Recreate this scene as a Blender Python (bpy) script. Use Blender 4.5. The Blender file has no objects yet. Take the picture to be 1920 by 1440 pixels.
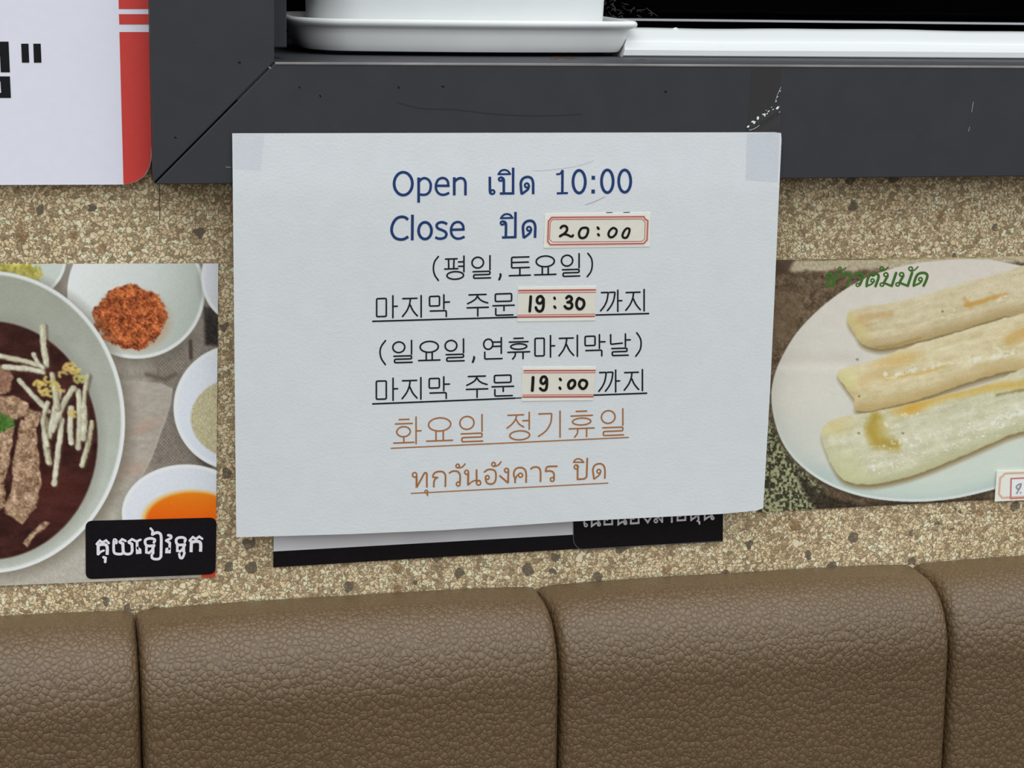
import bpy, bmesh, math, random
import numpy as np
from mathutils import Matrix, Vector

# ------------------------------------------------------------------ scene, camera, light
sc = bpy.context.scene
COL = sc.collection
W, H = 1920, 1440
F = 3600.0                                    # focal length in pixels of the 1920 px frame
DIST = 1.0408                                 # camera to wall along the axis
YAW, PITCH, ROLL = (math.radians(a) for a in (13.6416, 13.0114, 1.1641))

def basis(y, p, r):
    cy, sy, cp, sp = math.cos(y), math.sin(y), math.cos(p), math.sin(p)
    fwd = np.array([sy*cp, cy*cp, -sp]); right = np.array([cy, -sy, 0.0]); up = np.cross(right, fwd)
    cr, sr = math.cos(r), math.sin(r)
    return cr*right + sr*up, -sr*right + cr*up, fwd
RT, UP, FW = basis(YAW, PITCH, ROLL)
CAM = -FW*DIST
cam_data = bpy.data.cameras.new('camera'); cam = bpy.data.objects.new('camera', cam_data); COL.objects.link(cam)
cam_data.sensor_fit = 'HORIZONTAL'; cam_data.sensor_width = 36.0; cam_data.lens = 36.0*F/W
cam_data.clip_start = 0.01; cam_data.clip_end = 100
m = Matrix(((RT[0], UP[0], -FW[0], CAM[0]), (RT[1], UP[1], -FW[1], CAM[1]), (RT[2], UP[2], -FW[2], CAM[2]), (0, 0, 0, 1)))
cam.matrix_world = m
sc.camera = cam

sc.view_settings.view_transform = 'Standard'; sc.view_settings.look = 'None'
sc.view_settings.gamma = 1.0; sc.view_settings.use_curve_mapping = False
sc.view_settings.exposure = 0.0

world = bpy.data.worlds.new('overcast_sky'); sc.world = world; world.use_nodes = True
wn = world.node_tree; wn.nodes.clear()
wo = wn.nodes.new('ShaderNodeOutputWorld'); wb = wn.nodes.new('ShaderNodeBackground')
wt = wn.nodes.new('ShaderNodeTexCoord'); ws = wn.nodes.new('ShaderNodeSeparateXYZ'); wr = wn.nodes.new('ShaderNodeValToRGB')
wm = wn.nodes.new('ShaderNodeMath'); wm.operation = 'MULTIPLY_ADD'; wm.inputs[1].default_value = 0.5; wm.inputs[2].default_value = 0.5
wn.links.new(wt.outputs['Generated'], ws.inputs[0]); wn.links.new(ws.outputs['Z'], wm.inputs[0]); wn.links.new(wm.outputs[0], wr.inputs[0])
wn.links.new(wr.outputs[0], wb.inputs[0]); wn.links.new(wb.outputs[0], wo.inputs[0])
SKY = [(0.0, (.05, .045, .04)), (0.49, (.07, .068, .066)), (0.54, (.40, .42, .43)), (0.60, (.72, .77, .79)), (0.78, (1.0, 1.06, 1.09)), (1.0, (2.3, 2.44, 2.52))]
el = wr.color_ramp.elements
while len(el) < len(SKY): el.new(0.5)
for e, (p, c) in zip(el, SKY): e.position = p; e.color = (*c, 1)
wb.inputs[1].default_value = 1.42

# ------------------------------------------------------------------ helpers: projection, colour, objects
def P(px, py, d):
    """point where the line of sight through a photo pixel meets the plane d metres in front of the wall"""
    ray = FW + RT*((px-W/2)/F) - UP*((py-H/2)/F)
    return CAM + ray*((-d-CAM[1])/ray[1])
def PV(px, py, d):
    px, py = np.asarray(px, float), np.asarray(py, float); d = np.broadcast_to(np.asarray(d, float), px.shape)
    ray = FW[None] + RT[None]*((px-W/2)/F)[:, None] - UP[None]*((py-H/2)/F)[:, None]
    return CAM[None] + ray*((-d-CAM[1])/ray[:, 1])[:, None]

def lin(v):
    v = np.asarray(v, float)/255.0
    return np.where(v <= .04045, v/12.92, ((v+.055)/1.055)**2.4)
KW = np.array([.715, .780, .795])             # overcast light on the wall plane
def C(r, g, b):
    return tuple(np.clip(lin((r, g, b))/KW, 0, .92))

def tag(o, label=None, cat=None, group=None, kind=None):
    if label: o['label'] = label
    if cat: o['category'] = cat
    if group: o['group'] = group
    if kind: o['kind'] = kind
    return o
def link(o, parent=None):
    COL.objects.link(o)
    if parent is not None:
        o.parent = parent
        o.matrix_parent_inverse = parent.matrix_world.inverted()
    return o
def empty(name, loc=(0, 0, 0)):
    o = bpy.data.objects.new(name, None); o.empty_display_size = .02
    o.matrix_world = Matrix.Translation(Vector(loc))
    COL.objects.link(o); return o
def mesh(name, verts, faces, mat, parent=None, smooth=False, colors=None, mats=None, fm=None):
    me = bpy.data.meshes.new(name); me.from_pydata([tuple(v) for v in verts], [], faces)
    for mm in (mats or [mat]): me.materials.append(mm)
    if fm is not None: me.polygons.foreach_set('material_index', fm)
    if colors is not None:
        at = me.color_attributes.new('print', 'FLOAT_COLOR', 'POINT')
        arr = np.ones((len(verts), 4), np.float32); arr[:, :3] = colors
        at.data.foreach_set('color', arr.ravel())
    if smooth:
        me.polygons.foreach_set('use_smooth', [True]*len(me.polygons)); me.set_sharp_from_angle(angle=math.radians(40))
    me.update()
    return link(bpy.data.objects.new(name, me), parent)
def from_bm(name, bm, mat, parent=None, smooth=False):
    bmesh.ops.recalc_face_normals(bm, faces=bm.faces)
    me = bpy.data.meshes.new(name); bm.to_mesh(me); bm.free(); me.materials.append(mat)
    if smooth:
        me.polygons.foreach_set('use_smooth', [True]*len(me.polygons)); me.set_sharp_from_angle(angle=math.radians(40))
    return link(bpy.data.objects.new(name, me), parent)
def bm_box(bm, x0, x1, y0, y1, z0, z1, bev=0.0):
    r = bmesh.ops.create_cube(bm, size=1.0)
    for v in r['verts']:
        v.co = Vector((x0+(v.co.x+.5)*(x1-x0), y0+(v.co.y+.5)*(y1-y0), z0+(v.co.z+.5)*(z1-z0)))
    if bev:
        es = list({e for v in r['verts'] for e in v.link_edges})
        bmesh.ops.bevel(bm, geom=es, offset=bev, segments=2, affect='EDGES', profile=.5)
def bm_prism(bm, poly, y0, y1, bev=0.0):
    """poly in (x, z), extruded along y"""
    a = [bm.verts.new((x, y0, z)) for x, z in poly]; b = [bm.verts.new((x, y1, z)) for x, z in poly]
    n = len(poly); fs = [bm.faces.new(a), bm.faces.new(b[::-1])]
    for i in range(n): fs.append(bm.faces.new((a[i], b[i], b[(i+1) % n], a[(i+1) % n])))
    if bev:
        bmesh.ops.recalc_face_normals(bm, faces=fs)
        bmesh.ops.bevel(bm, geom=list({e for f in fs for e in f.edges}), offset=bev, segments=2, affect='EDGES', profile=.5)

# ------------------------------------------------------------------ materials
def node_mat(name):
    mt = bpy.data.materials.new(name); mt.use_nodes = True; nt = mt.node_tree
    return mt, nt, nt.nodes['Principled BSDF']
def N(nt, kind, **kw):
    n = nt.nodes.new(kind)
    for k, v in kw.items(): setattr(n, k, v)
    return n
def flat(name, col, rough=.6, spec=.3, metal=0.0, mottle=0.0, mscale=200.0, bump=0.0, bscale=900.0):
    mt, nt, b = node_mat(name)
    b.inputs['Roughness'].default_value = rough; b.inputs['Specular IOR Level'].default_value = spec
    b.inputs['Metallic'].default_value = metal; b.inputs['Base Color'].default_value = (*col, 1)
    if mottle or bump:
        tc = N(nt, 'ShaderNodeTexCoord')
        if mottle:
            nz = N(nt, 'ShaderNodeTexNoise'); nz.inputs['Scale'].default_value = mscale; nz.inputs['Detail'].default_value = 5
            rp = N(nt, 'ShaderNodeValToRGB')
            for e, k, p in zip(rp.color_ramp.elements, (1-mottle, 1+mottle), (.3, .7)):
                e.color = (*[min(.95, c*k) for c in col], 1); e.position = p
            nt.links.new(tc.outputs['Object'], nz.inputs['Vector']); nt.links.new(nz.outputs[0], rp.inputs[0]); nt.links.new(rp.outputs[0], b.inputs['Base Color'])
        if bump:
            n2 = N(nt, 'ShaderNodeTexNoise'); n2.inputs['Scale'].default_value = bscale; n2.inputs['Detail'].default_value = 3
            bp = N(nt, 'ShaderNodeBump'); bp.inputs['Strength'].default_value = bump; bp.inputs['Distance'].default_value = .001
            nt.links.new(tc.outputs['Object'], n2.inputs['Vector']); nt.links.new(n2.outputs[0], bp.inputs['Height']); nt.links.new(bp.outputs[0], b.inputs['Normal'])
    return mt
def print_mat(name, rough=.35, spec=.25):
    mt, nt, b = node_mat(name)
    a = N(nt, 'ShaderNodeAttribute'); a.attribute_name = 'print'
    nt.links.new(a.outputs['Color'], b.inputs['Base Color'])
    b.inputs['Roughness'].default_value = rough; b.inputs['Specular IOR Level'].default_value = spec
    return mt
def ramp(nt, stops, interp='LINEAR'):
    r = N(nt, 'ShaderNodeValToRGB'); r.color_ramp.interpolation = interp
    el = r.color_ramp.elements
    while len(el) < len(stops): el.new(.5)
    for e, (p, c) in zip(el, stops): e.position = p; e.color = (*c, 1)
    return r
def mixc(nt, fac, a, b):
    mx = N(nt, 'ShaderNodeMix'); mx.data_type = 'RGBA'
    for sock, v in ((mx.inputs[0], fac), (mx.inputs[6], a), (mx.inputs[7], b)):
        if isinstance(v, (float, int)): sock.default_value = v
        elif isinstance(v, tuple): sock.default_value = (*v, 1)
        else: nt.links.new(v, sock)
    return mx.outputs[2]
def math_(nt, op, a, b=None, c=None):
    mn = N(nt, 'ShaderNodeMath'); mn.operation = op
    for s, v in zip(mn.inputs, (a, b, c)):
        if v is None: continue
        if isinstance(v, (float, int)): s.default_value = v
        else: nt.links.new(v, s)
    return mn.outputs[0]

def stone_mat():
    mt, nt, b = node_mat('speckled_stone')
    tc = N(nt, 'ShaderNodeTexCoord')
    nz = N(nt, 'ShaderNodeTexNoise'); nz.inputs['Scale'].default_value = 330; nz.inputs['Detail'].default_value = 5
    nt.links.new(tc.outputs['Object'], nz.inputs['Vector'])
    vm = N(nt, 'ShaderNodeVectorMath'); vm.operation = 'MULTIPLY_ADD'; vm.inputs[1].default_value = (.0060,)*3
    nt.links.new(nz.outputs['Color'], vm.inputs[0]); nt.links.new(tc.outputs['Object'], vm.inputs[2])
    v1 = N(nt, 'ShaderNodeTexVoronoi'); v1.inputs['Scale'].default_value = 430; nt.links.new(vm.outputs[0], v1.inputs['Vector'])
    v2 = N(nt, 'ShaderNodeTexVoronoi'); v2.feature = 'DISTANCE_TO_EDGE'; v2.inputs['Scale'].default_value = 430; nt.links.new(vm.outputs[0], v2.inputs['Vector'])
    sp = N(nt, 'ShaderNodeSeparateColor'); nt.links.new(v1.outputs['Color'], sp.inputs[0])
    grains = ramp(nt, [(0, C(136, 123, 96)), (.15, C(166, 151, 119)), (.32, C(191, 176, 140)), (.55, C(208, 194, 158)), (.82, C(217, 205, 171)), (1, C(228, 217, 185))])
    nt.links.new(sp.outputs[0], grains.inputs[0])
    edge = ramp(nt, [(0, (0, 0, 0)), (.16, (1, 1, 1))]); nt.links.new(v2.outputs['Distance'], edge.inputs[0])
    col = mixc(nt, edge.outputs[0], C(118, 103, 80), grains.outputs[0])
    # wide drift of tone
    nb = N(nt, 'ShaderNodeTexNoise'); nb.inputs['Scale'].default_value = 22; nb.inputs['Detail'].default_value = 4
    nt.links.new(tc.outputs['Object'], nb.inputs['Vector'])
    dr = ramp(nt, [(.38, (0, 0, 0)), (.68, (1, 1, 1))]); nt.links.new(nb.outputs[0], dr.inputs[0])
    mu = N(nt, 'ShaderNodeMix'); mu.data_type = 'RGBA'; mu.blend_type = 'MULTIPLY'
    nt.links.new(math_(nt, 'MULTIPLY', dr.outputs[0], .4), mu.inputs[0]); nt.links.new(col, mu.inputs[6]); mu.inputs[7].default_value = (.80, .72, .62, 1)
    col = mu.outputs[2]
    # chips: dark grey, brown and a few white ones
    v3 = N(nt, 'ShaderNodeTexVoronoi'); v3.inputs['Scale'].default_value = 78; v3.inputs['Randomness'].default_value = .95
    vm3 = N(nt, 'ShaderNodeVectorMath'); vm3.operation = 'MULTIPLY_ADD'; vm3.inputs[1].default_value = (.006,)*3
    nz3 = N(nt, 'ShaderNodeTexNoise'); nz3.inputs['Scale'].default_value = 190; nz3.inputs['Detail'].default_value = 2
    nt.links.new(tc.outputs['Object'], nz3.inputs['Vector']); nt.links.new(nz3.outputs['Color'], vm3.inputs[0]); nt.links.new(tc.outputs['Object'], vm3.inputs[2])
    nt.links.new(vm3.outputs[0], v3.inputs['Vector'])
    s3 = N(nt, 'ShaderNodeSeparateColor'); nt.links.new(v3.outputs['Color'], s3.inputs[0])
    near = math_(nt, 'LESS_THAN', v3.outputs['Distance'], math_(nt, 'MULTIPLY_ADD', s3.outputs[1], .16, .20))
    def chip(lo, hi, c, colr, a=.85):
        f = math_(nt, 'MULTIPLY', math_(nt, 'GREATER_THAN', s3.outputs[0], lo), math_(nt, 'LESS_THAN', s3.outputs[0], hi))
        return mixc(nt, math_(nt, 'MULTIPLY', math_(nt, 'MULTIPLY', f, near), a), c, colr)
    col = chip(.0, .36, col, C(84, 78, 66), .85)
    col = chip(.36, .46, col, C(118, 92, 60), .7)
    col = chip(.46, .49, col, C(214, 206, 182), .9)
    nt.links.new(col, b.inputs['Base Color'])
    b.inputs['Roughness'].default_value = .7; b.inputs['Specular IOR Level'].default_value = .25
    bp = N(nt, 'ShaderNodeBump'); bp.inputs['Strength'].default_value = .35; bp.inputs['Distance'].default_value = .0006
    nt.links.new(edge.outputs[0], bp.inputs['Height']); nt.links.new(bp.outputs[0], b.inputs['Normal'])
    return mt

def leather_mat():
    mt, nt, b = node_mat('brown_leather')
    tc = N(nt, 'ShaderNodeTexCoord')
    nz = N(nt, 'ShaderNodeTexNoise'); nz.inputs['Scale'].default_value = 150; nz.inputs['Detail'].default_value = 3
    nt.links.new(tc.outputs['Object'], nz.inputs['Vector'])
    vm = N(nt, 'ShaderNodeVectorMath'); vm.operation = 'MULTIPLY_ADD'; vm.inputs[1].default_value = (.0028,)*3
    mpg = N(nt, 'ShaderNodeMapping'); mpg.inputs['Scale'].default_value = (1.0, .9, .8)
    nt.links.new(tc.outputs['Object'], mpg.inputs['Vector'])
    nt.links.new(nz.outputs['Color'], vm.inputs[0]); nt.links.new(mpg.outputs[0], vm.inputs[2])
    ve = N(nt, 'ShaderNodeTexVoronoi'); ve.feature = 'SMOOTH_F1'; ve.inputs['Scale'].default_value = 350; ve.inputs['Smoothness'].default_value = .35
    nt.links.new(vm.outputs[0], ve.inputs['Vector'])
    vd = N(nt, 'ShaderNodeTexVoronoi'); vd.feature = 'DISTANCE_TO_EDGE'; vd.inputs['Scale'].default_value = 350; nt.links.new(vm.outputs[0], vd.inputs['Vector'])
    dome = ramp(nt, [(.05, (1, 1, 1)), (.38, (.72,)*3), (.75, (0, 0, 0))]); nt.links.new(ve.outputs['Distance'], dome.inputs[0])
    cr = ramp(nt, [(0, (0, 0, 0)), (.14, (1, 1, 1))]); nt.links.new(vd.outputs['Distance'], cr.inputs[0])
    n2 = N(nt, 'ShaderNodeTexNoise'); n2.inputs['Scale'].default_value = 9; n2.inputs['Detail'].default_value = 3
    nt.links.new(tc.outputs['Object'], n2.inputs['Vector'])
    base = ramp(nt, [(.3, (.127, .076, .035)), (.7, (.145, .088, .043))]); nt.links.new(n2.outputs[0], base.inputs[0])
    col = mixc(nt, math_(nt, 'MULTIPLY_ADD', cr.outputs[0], .42, .58), (.050, .030, .015), base.outputs[0])
    nt.links.new(col, b.inputs['Base Color'])
    b.inputs['Roughness'].default_value = .37; b.inputs['Specular IOR Level'].default_value = .48
    n3 = N(nt, 'ShaderNodeTexNoise'); n3.inputs['Scale'].default_value = 1100; n3.inputs['Detail'].default_value = 2
    nt.links.new(tc.outputs['Object'], n3.inputs['Vector'])
    hh = math_(nt, 'MULTIPLY_ADD', n3.outputs[0], .18, math_(nt, 'MULTIPLY_ADD', cr.outputs[0], .45, dome.outputs[0]))
    bp = N(nt, 'ShaderNodeBump'); bp.inputs['Strength'].default_value = .65; bp.inputs['Distance'].default_value = .0006
    nt.links.new(hh, bp.inputs['Height']); nt.links.new(bp.outputs[0], b.inputs['Normal'])
    return mt

def film_mat(name, tint, alpha, rough=.15):
    mt, nt, b = node_mat(name)
    b.inputs['Base Color'].default_value = (*tint, 1); b.inputs['Roughness'].default_value = rough
    b.inputs['Specular IOR Level'].default_value = .5; b.inputs['Alpha'].default_value = alpha
    return mt

M = {}
M['stone'] = stone_mat()
M['leather'] = leather_mat()
M['frame'] = flat('dark_grey_aluminium', C(50, 52, 56), .5, .22, mottle=.05, mscale=60, bump=.06, bscale=1500)
M['sill'] = flat('dark_sill', C(52, 55, 60), .5, .3, mottle=.12, mscale=45)
M['worn_highlight'] = flat('worn_edge_highlight', C(126, 125, 124), .4, .4, mottle=.3, mscale=25)
M['joint'] = flat('brown_joint', C(74, 60, 44), .8, .1)
M['scratch'] = flat('dark_scratch', C(42, 44, 48), .6, .2)
M['groove'] = flat('dark_joint', (.006, .006, .006), .8, .1)
M['white_pvc'] = flat('white_rail', (.81, .81, .80), .2, .5)
M['sash'] = flat('bright_sash_edge', (.62, .62, .63), .3, .5)
M['ceramic'] = flat('white_planter', (.87, .88, .87), .45, .3, mottle=.02, mscale=30)
M['saucer'] = flat('white_saucer', (.88, .87, .85), .42, .35, mottle=.03, mscale=40)
M['soil'] = flat('potting_soil', (.035, .024, .016), .95, .05, mottle=.4, mscale=120, bump=.8, bscale=300)
M['dark'] = flat('dark_interior', (.006, .005, .005), .9, .05)
M['paper'] = flat('notice_paper', (.78, .79, .80), .75, .12, mottle=.018, mscale=90, bump=.12, bscale=700)
M['blue_ink'] = flat('blue_print', C(32, 56, 102), .6, .15)
M['black_ink'] = flat('black_print', C(26, 28, 34), .6, .15)
M['orange_ink'] = flat('orange_brown_print', C(150, 102, 56), .6, .15)
M['marker'] = flat('black_marker', C(22, 22, 20), .5, .2)
M['cream'] = flat('cream_sticker', C(222, 218, 208), .6, .2, mottle=.02, mscale=300)
M['cream_mid'] = flat('grey_cream_panel', C(205, 207, 195), .6, .2, mottle=.02, mscale=300)
M['pink'] = flat('pink_print', C(226, 190, 182), .6, .2)
M['red_line'] = flat('dull_red_print', C(164, 82, 76), .6, .2)
M['tan_line'] = flat('tan_print', C(200, 168, 142), .6, .2)
M['red_line_soft'] = flat('faded_red_print', C(184, 112, 108), .6, .2)
M['pencil'] = flat('grey_pencil', C(126, 124, 122), .7, .1)
M['scuff'] = flat('grey_scuff', C(176, 183, 190), .7, .1)
M['board'] = flat('white_board', C(205, 211, 224), .4, .3, mottle=.012, mscale=200)
M['board_red'] = flat('board_red_print', C(186, 62, 56), .4, .3, mottle=.03, mscale=400)
M['board_edge'] = flat('board_edge', C(170, 160, 158), .5, .3)
M['board_black'] = flat('board_black_print', C(12, 14, 16), .4, .3)
M['label'] = flat('black_label', C(16, 14, 17), .28, .3, mottle=.2, mscale=500)
M['label_white'] = flat('white_lettering', C(206, 208, 214), .5, .2)
M['label_outline'] = flat('thin_grey_outline', C(92, 98, 110), .5, .2)
M['grey_band'] = flat('grey_printed_band', C(196, 201, 206), .4, .3, mottle=.06, mscale=25)
M['green_ink'] = flat('green_print', C(60, 104, 42), .5, .2)
M['green_shade'] = flat('pale_green_outline', C(186, 208, 170), .5, .2)
M['print'] = print_mat('printed_photograph')
M['tape'] = film_mat('clear_tape', (.42, .47, .62), .13, .25)
M['tape_faint'] = film_mat('clear_tape_thin', (.42, .47, .62), .08, .25)
M['tape_frame'] = film_mat('clear_tape_over_metal', (.055, .048, .044), .5, .5)
M['tape_glint'] = film_mat('tape_crease_glint', (.9, .92, .94), .9, .2)
M['rust'] = flat('rust', C(74, 52, 32), .9, .1, mottle=.5, mscale=500)
M['smudge'] = flat('dried_smear', C(66, 70, 70), .8, .1)
M['floor'] = flat('floor_concrete', (.10, .095, .09), .8, .2, mottle=.1, mscale=12)
M['wood'] = flat('bench_plinth', (.09, .06, .04), .6, .2, mottle=.2, mscale=30)

def glass_mat():
    mt, nt, b = node_mat('window_glass')
    b.inputs['Base Color'].default_value = (.55, .56, .56, 1); b.inputs['Transmission Weight'].default_value = 1.0
    b.inputs['Roughness'].default_value = 0.0; b.inputs['IOR'].default_value = 1.12
    return mt
M['glass'] = glass_mat()

# ------------------------------------------------------------------ setting: wall, floor, window
FD = .020                                                   # the frame stands this far off the wall
xl = P(284, 170, FD)[0]; xr = P(515.2, 60, FD)[0]
zt = (P(700, 119.5, FD)[2]+P(1700, 121.5, FD)[2])/2
zb = (P(330, 344.5, FD)[2]+P(1650, 334, FD)[2])/2
XE, ZE = 1.05, .75                                          # beyond the photo's right and top edge
ZF = -1.0; ZSEAT = -.56
ox, oz = xl+.012, zb+.012                                   # opening in the wall
bm = bmesh.new()
bm_box(bm, -1.3, 1.6, 0, .34, ZF, oz)
bm_box(bm, -1.3, ox, 0, .34, oz, ZE+.4)
bm_box(bm, ox, 1.6, 0, .34, ZE, ZE+.4)
bm_box(bm, XE, 1.6, 0, .34, oz, ZE)
wall = tag(from_bm('wall_back', bm, M['stone']), kind='structure')
def strip(name, pts, w, d, mat, parent):
    return ink(name, [(pts, w)], lambda x, y: d, mat, parent)

fl = bmesh.new(); bm_box(fl, -1.6, 1.8, -2.2, 0, ZF-.05, ZF)
tag(from_bm('floor', fl, M['floor']), kind='structure')

# window
win = tag(empty('window_1', (xl, 0, zb)), kind='structure')
g = .00025
bm = bmesh.new()
sl = (zt-zb)/(xr-xl)
bm_prism(bm, [(xl, zb+2*g*sl), (xr-g, zt+g), (xr-g, ZE), (xl, ZE)], -FD, .02, .0007)
from_bm('jamb', bm, M['frame'], win)
bm = bmesh.new()
bm_prism(bm, [(xl+2*g, zb), (XE, zb), (XE, zt), (xr+g, zt-g)], -FD, .02, .0005)
from_bm('bottom_rail', bm, M['frame'], win)
bm = bmesh.new(); bm_prism(bm, [(xl+.004, zb+.001), (xl+.010, zb+.004), (xr+.003, zt-.0035), (xr-.003, zt+.002)], -FD+.004, .01)
from_bm('corner_joint', bm, M['groove'], win)
bm = bmesh.new(); bm_box(bm, xr, XE, -FD-.0003, -FD+.0012, zt-.00105, zt+.0001, .0002)  # pale strip: worn frame edge with its highlight put into the colour
from_bm('edge_highlight', bm, M['worn_highlight'], win)
zs = zt-.0006
bm = bmesh.new(); bm_box(bm, xr-.03, XE, -FD+.0013, .30, zs-.018, zs)
sill = from_bm('window_sill', bm, M['sill'], win)
# inner stop bar beside the jamb, its foot above the sill
xs0, xs1 = xr-.02, P(536.5, 60, -.012)[0]; zst = P(526, 89, -.012)[2]
bm = bmesh.new(); bm_box(bm, xs0, xs1, .010, .034, zst, ZE, .0006)
from_bm('stop_bar', bm, M['frame'], win)
# reveals behind
bm = bmesh.new(); bm_box(bm, ox-.002, xs0+.012, .0345, .335, oz, ZE)
from_bm('reveal', bm, M['dark'], win)
# white sliding rail
DR = -.052
DS = -.041                                                   # bow of the saucer, distance behind the wall face
zS0 = P(900, 99.3, DS)[2]; xR = P(1178.5, 50, DS-.03)[0]
xrl = xR-.0086
zr0 = zs
def zc(py): return P(1500, py, DR)[2]
prof = [(0.000, zr0), (-.0012, zr0+.0010), (-.0012, zc(95.5)), (.0002, zc(93)), (.0012, zc(90)), (.0030, zc(87)), (.0036, zc(81)),
        (.0042, zc(78.5)), (.0072, zc(72)), (.0115, zc(66)), (.0135, zc(61.5)), (.0165, zc(58.5)), (.0220, zc(57.5)), (.0260, zc(58.5)), (.0260, zr0)]
vs, fs = [], []
nx = 60; rnd = random.Random(4)
for i in range(nx+1):
    t = i/nx
    for k, (yy, zz) in enumerate(prof):
        x0 = xrl + max(0, (zz-zS0))*.43
        x = x0+(XE-x0)*t
        dz = .00022*math.sin(x*31+1)+.00012*math.sin(x*83) if 2 <= k <= 13 else 0
        vs.append((x, -DR+yy, zz+dz*(zz-zr0)/.012))
n = len(prof)
for i in range(nx):
    for k in range(n):
        fs.append((i*n+k, (i+1)*n+k, (i+1)*n+(k+1) % n, i*n+(k+1) % n))
fs.append(tuple(range(n))); fs.append(tuple(range(nx*n, nx*n+n))[::-1])
bm = bmesh.new(); mm = bpy.data.meshes.new('t'); mm.from_pydata(vs, [], fs); bm.from_mesh(mm); bpy.data.meshes.remove(mm)
rail = from_bm('sliding_rail', bm, M['white_pvc'], win, True)
bm = bmesh.new(); pb = P(1266, 57, DR-.016)
bmesh.ops.create_icosphere(bm, subdivisions=2, radius=.0011, matrix=Matrix.Translation(Vector(pb)) @ Matrix.Diagonal((1.9, .9, 1.5, 1)))
for v in bm.verts: v.co += Vector((rnd.uniform(-1, 1), rnd.uniform(-1, 1), rnd.uniform(-1, 1)))*.0003
from_bm('sealant_blob', bm, M['white_pvc'], win, True)
# sash and glass
DG = -.205
xg0 = xs0
zg0, zg1 = P(1500, 42.3, DG)[2], P(1500, 38.3, DG)[2]
bm = bmesh.new(); bm_box(bm, xg0, XE, -DG-.002, -DG+.012, zg0, zg1, .0002)
from_bm('sash_edge', bm, M['sash'], win)
bm = bmesh.new(); bm_box(bm, xg0, XE, -DG+.002, -DG+.007, zg1, ZE)
pane = from_bm('pane', bm, M['glass'], win)
# the unlit room behind the glass
bm = bmesh.new(); bm_box(bm, -.6, 1.4, .345, 1.4, -.5, 1.0)
bm.faces.ensure_lookup_table()
bmesh.ops.delete(bm, geom=[f for f in bm.faces if f.calc_center_median().y < .35], context='FACES')
tag(from_bm('wall_interior', bm, M['dark']), kind='structure')

# ------------------------------------------------------------------ ink: strokes traced as ribbons on a surface
def smooth_pts(pts, closed=False, k=7):
    p = np.array(pts, float); n = len(p); out = []
    rng = range(n) if closed else range(n-1)
    for i in rng:
        if closed: a, b, c, d = p[(i-1) % n], p[i], p[(i+1) % n], p[(i+2) % n]
        else: a, b, c, d = p[max(i-1, 0)], p[i], p[i+1], p[min(i+2, n-1)]
        for j in range(k):
            t = j/k
            out.append(.5*((2*b)+(-a+c)*t+(2*a-5*b+4*c-d)*t*t+(-a+3*b-3*c+d)*t**3))
    if not closed: out.append(p[-1])
    return [tuple(q) for q in out]
def fillet(pts, r):
    out = [pts[0]]
    for i in range(1, len(pts)-1):
        a, b, c = (np.array(q, float) for q in pts[i-1:i+2])
        u, v = a-b, c-b; lu, lv = np.linalg.norm(u), np.linalg.norm(v); k = min(r, lu*.45, lv*.45)
        s, e = b+u/lu*k, b+v/lv*k
        for t in np.linspace(0, 1, 6): out.append(tuple((1-t)**2*s+2*t*(1-t)*b+t*t*e))
    out.append(pts[-1]); return out
def ell(cx, cy, rx, ry, a0=0, a1=360, n=28):
    full = abs(a1-a0) >= 360
    return [(cx+rx*math.cos(math.radians(a0+(a1-a0)*i/n)), cy+ry*math.sin(math.radians(a0+(a1-a0)*i/n))) for i in range(n if full else n+1)]

def ribbon(pts, w, closed=False, cap=True, maxseg=60):
    p = [np.array(q, float) for q in pts]
    q = [p[0]]
    for a in p[1:]:
        if np.linalg.norm(a-q[-1]) > 1e-4: q.append(a)
    if closed and np.linalg.norm(q[0]-q[-1]) < 1e-4: q.pop()
    p = []
    for i in range(len(q)):
        p.append(q[i]); nxt = q[(i+1) % len(q)]
        if i < len(q)-1 or closed:
            L = np.linalg.norm(nxt-q[i]); k = int(L//maxseg)
            for j in range(1, k+1): p.append(q[i]+(nxt-q[i])*j/(k+1))
    n = len(p); V, Fc = [], []
    for i in range(n):
        a = p[(i-1) % n] if (closed or i > 0) else None; c = p[(i+1) % n] if (closed or i < n-1) else None
        d1 = (p[i]-a)/np.linalg.norm(p[i]-a) if a is not None else None
        d2 = (c-p[i])/np.linalg.norm(c-p[i]) if c is not None else None
        if d1 is None: d1 = d2
        if d2 is None: d2 = d1
        n1, n2 = np.array([-d1[1], d1[0]]), np.array([-d2[1], d2[0]])
        mv = n1+n2; L = np.linalg.norm(mv); mv = mv/L if L > .1 else n1
        k = min(1/max(mv@n1, .35), 2.2)
        V.append(p[i]+mv*w/2*k); V.append(p[i]-mv*w/2*k)
    for i in range(n if closed else n-1):
        j = (i+1) % n; Fc.append((2*i, 2*i+1, 2*j+1, 2*j))
    if cap and not closed:
        for end, nb in ((0, 1), (n-1, n-2)):
            d = p[end]-p[nb]; d /= np.linalg.norm(d); nn = np.array([-d[1], d[0]])
            base = len(V); V.append(p[end])
            for t in np.linspace(-math.pi/2, math.pi/2, 7): V.append(p[end]+(d*math.cos(t)+nn*math.sin(t))*w/2)
            for k in range(6): Fc.append((base, base+1+k, base+2+k))
    return V, Fc
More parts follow.
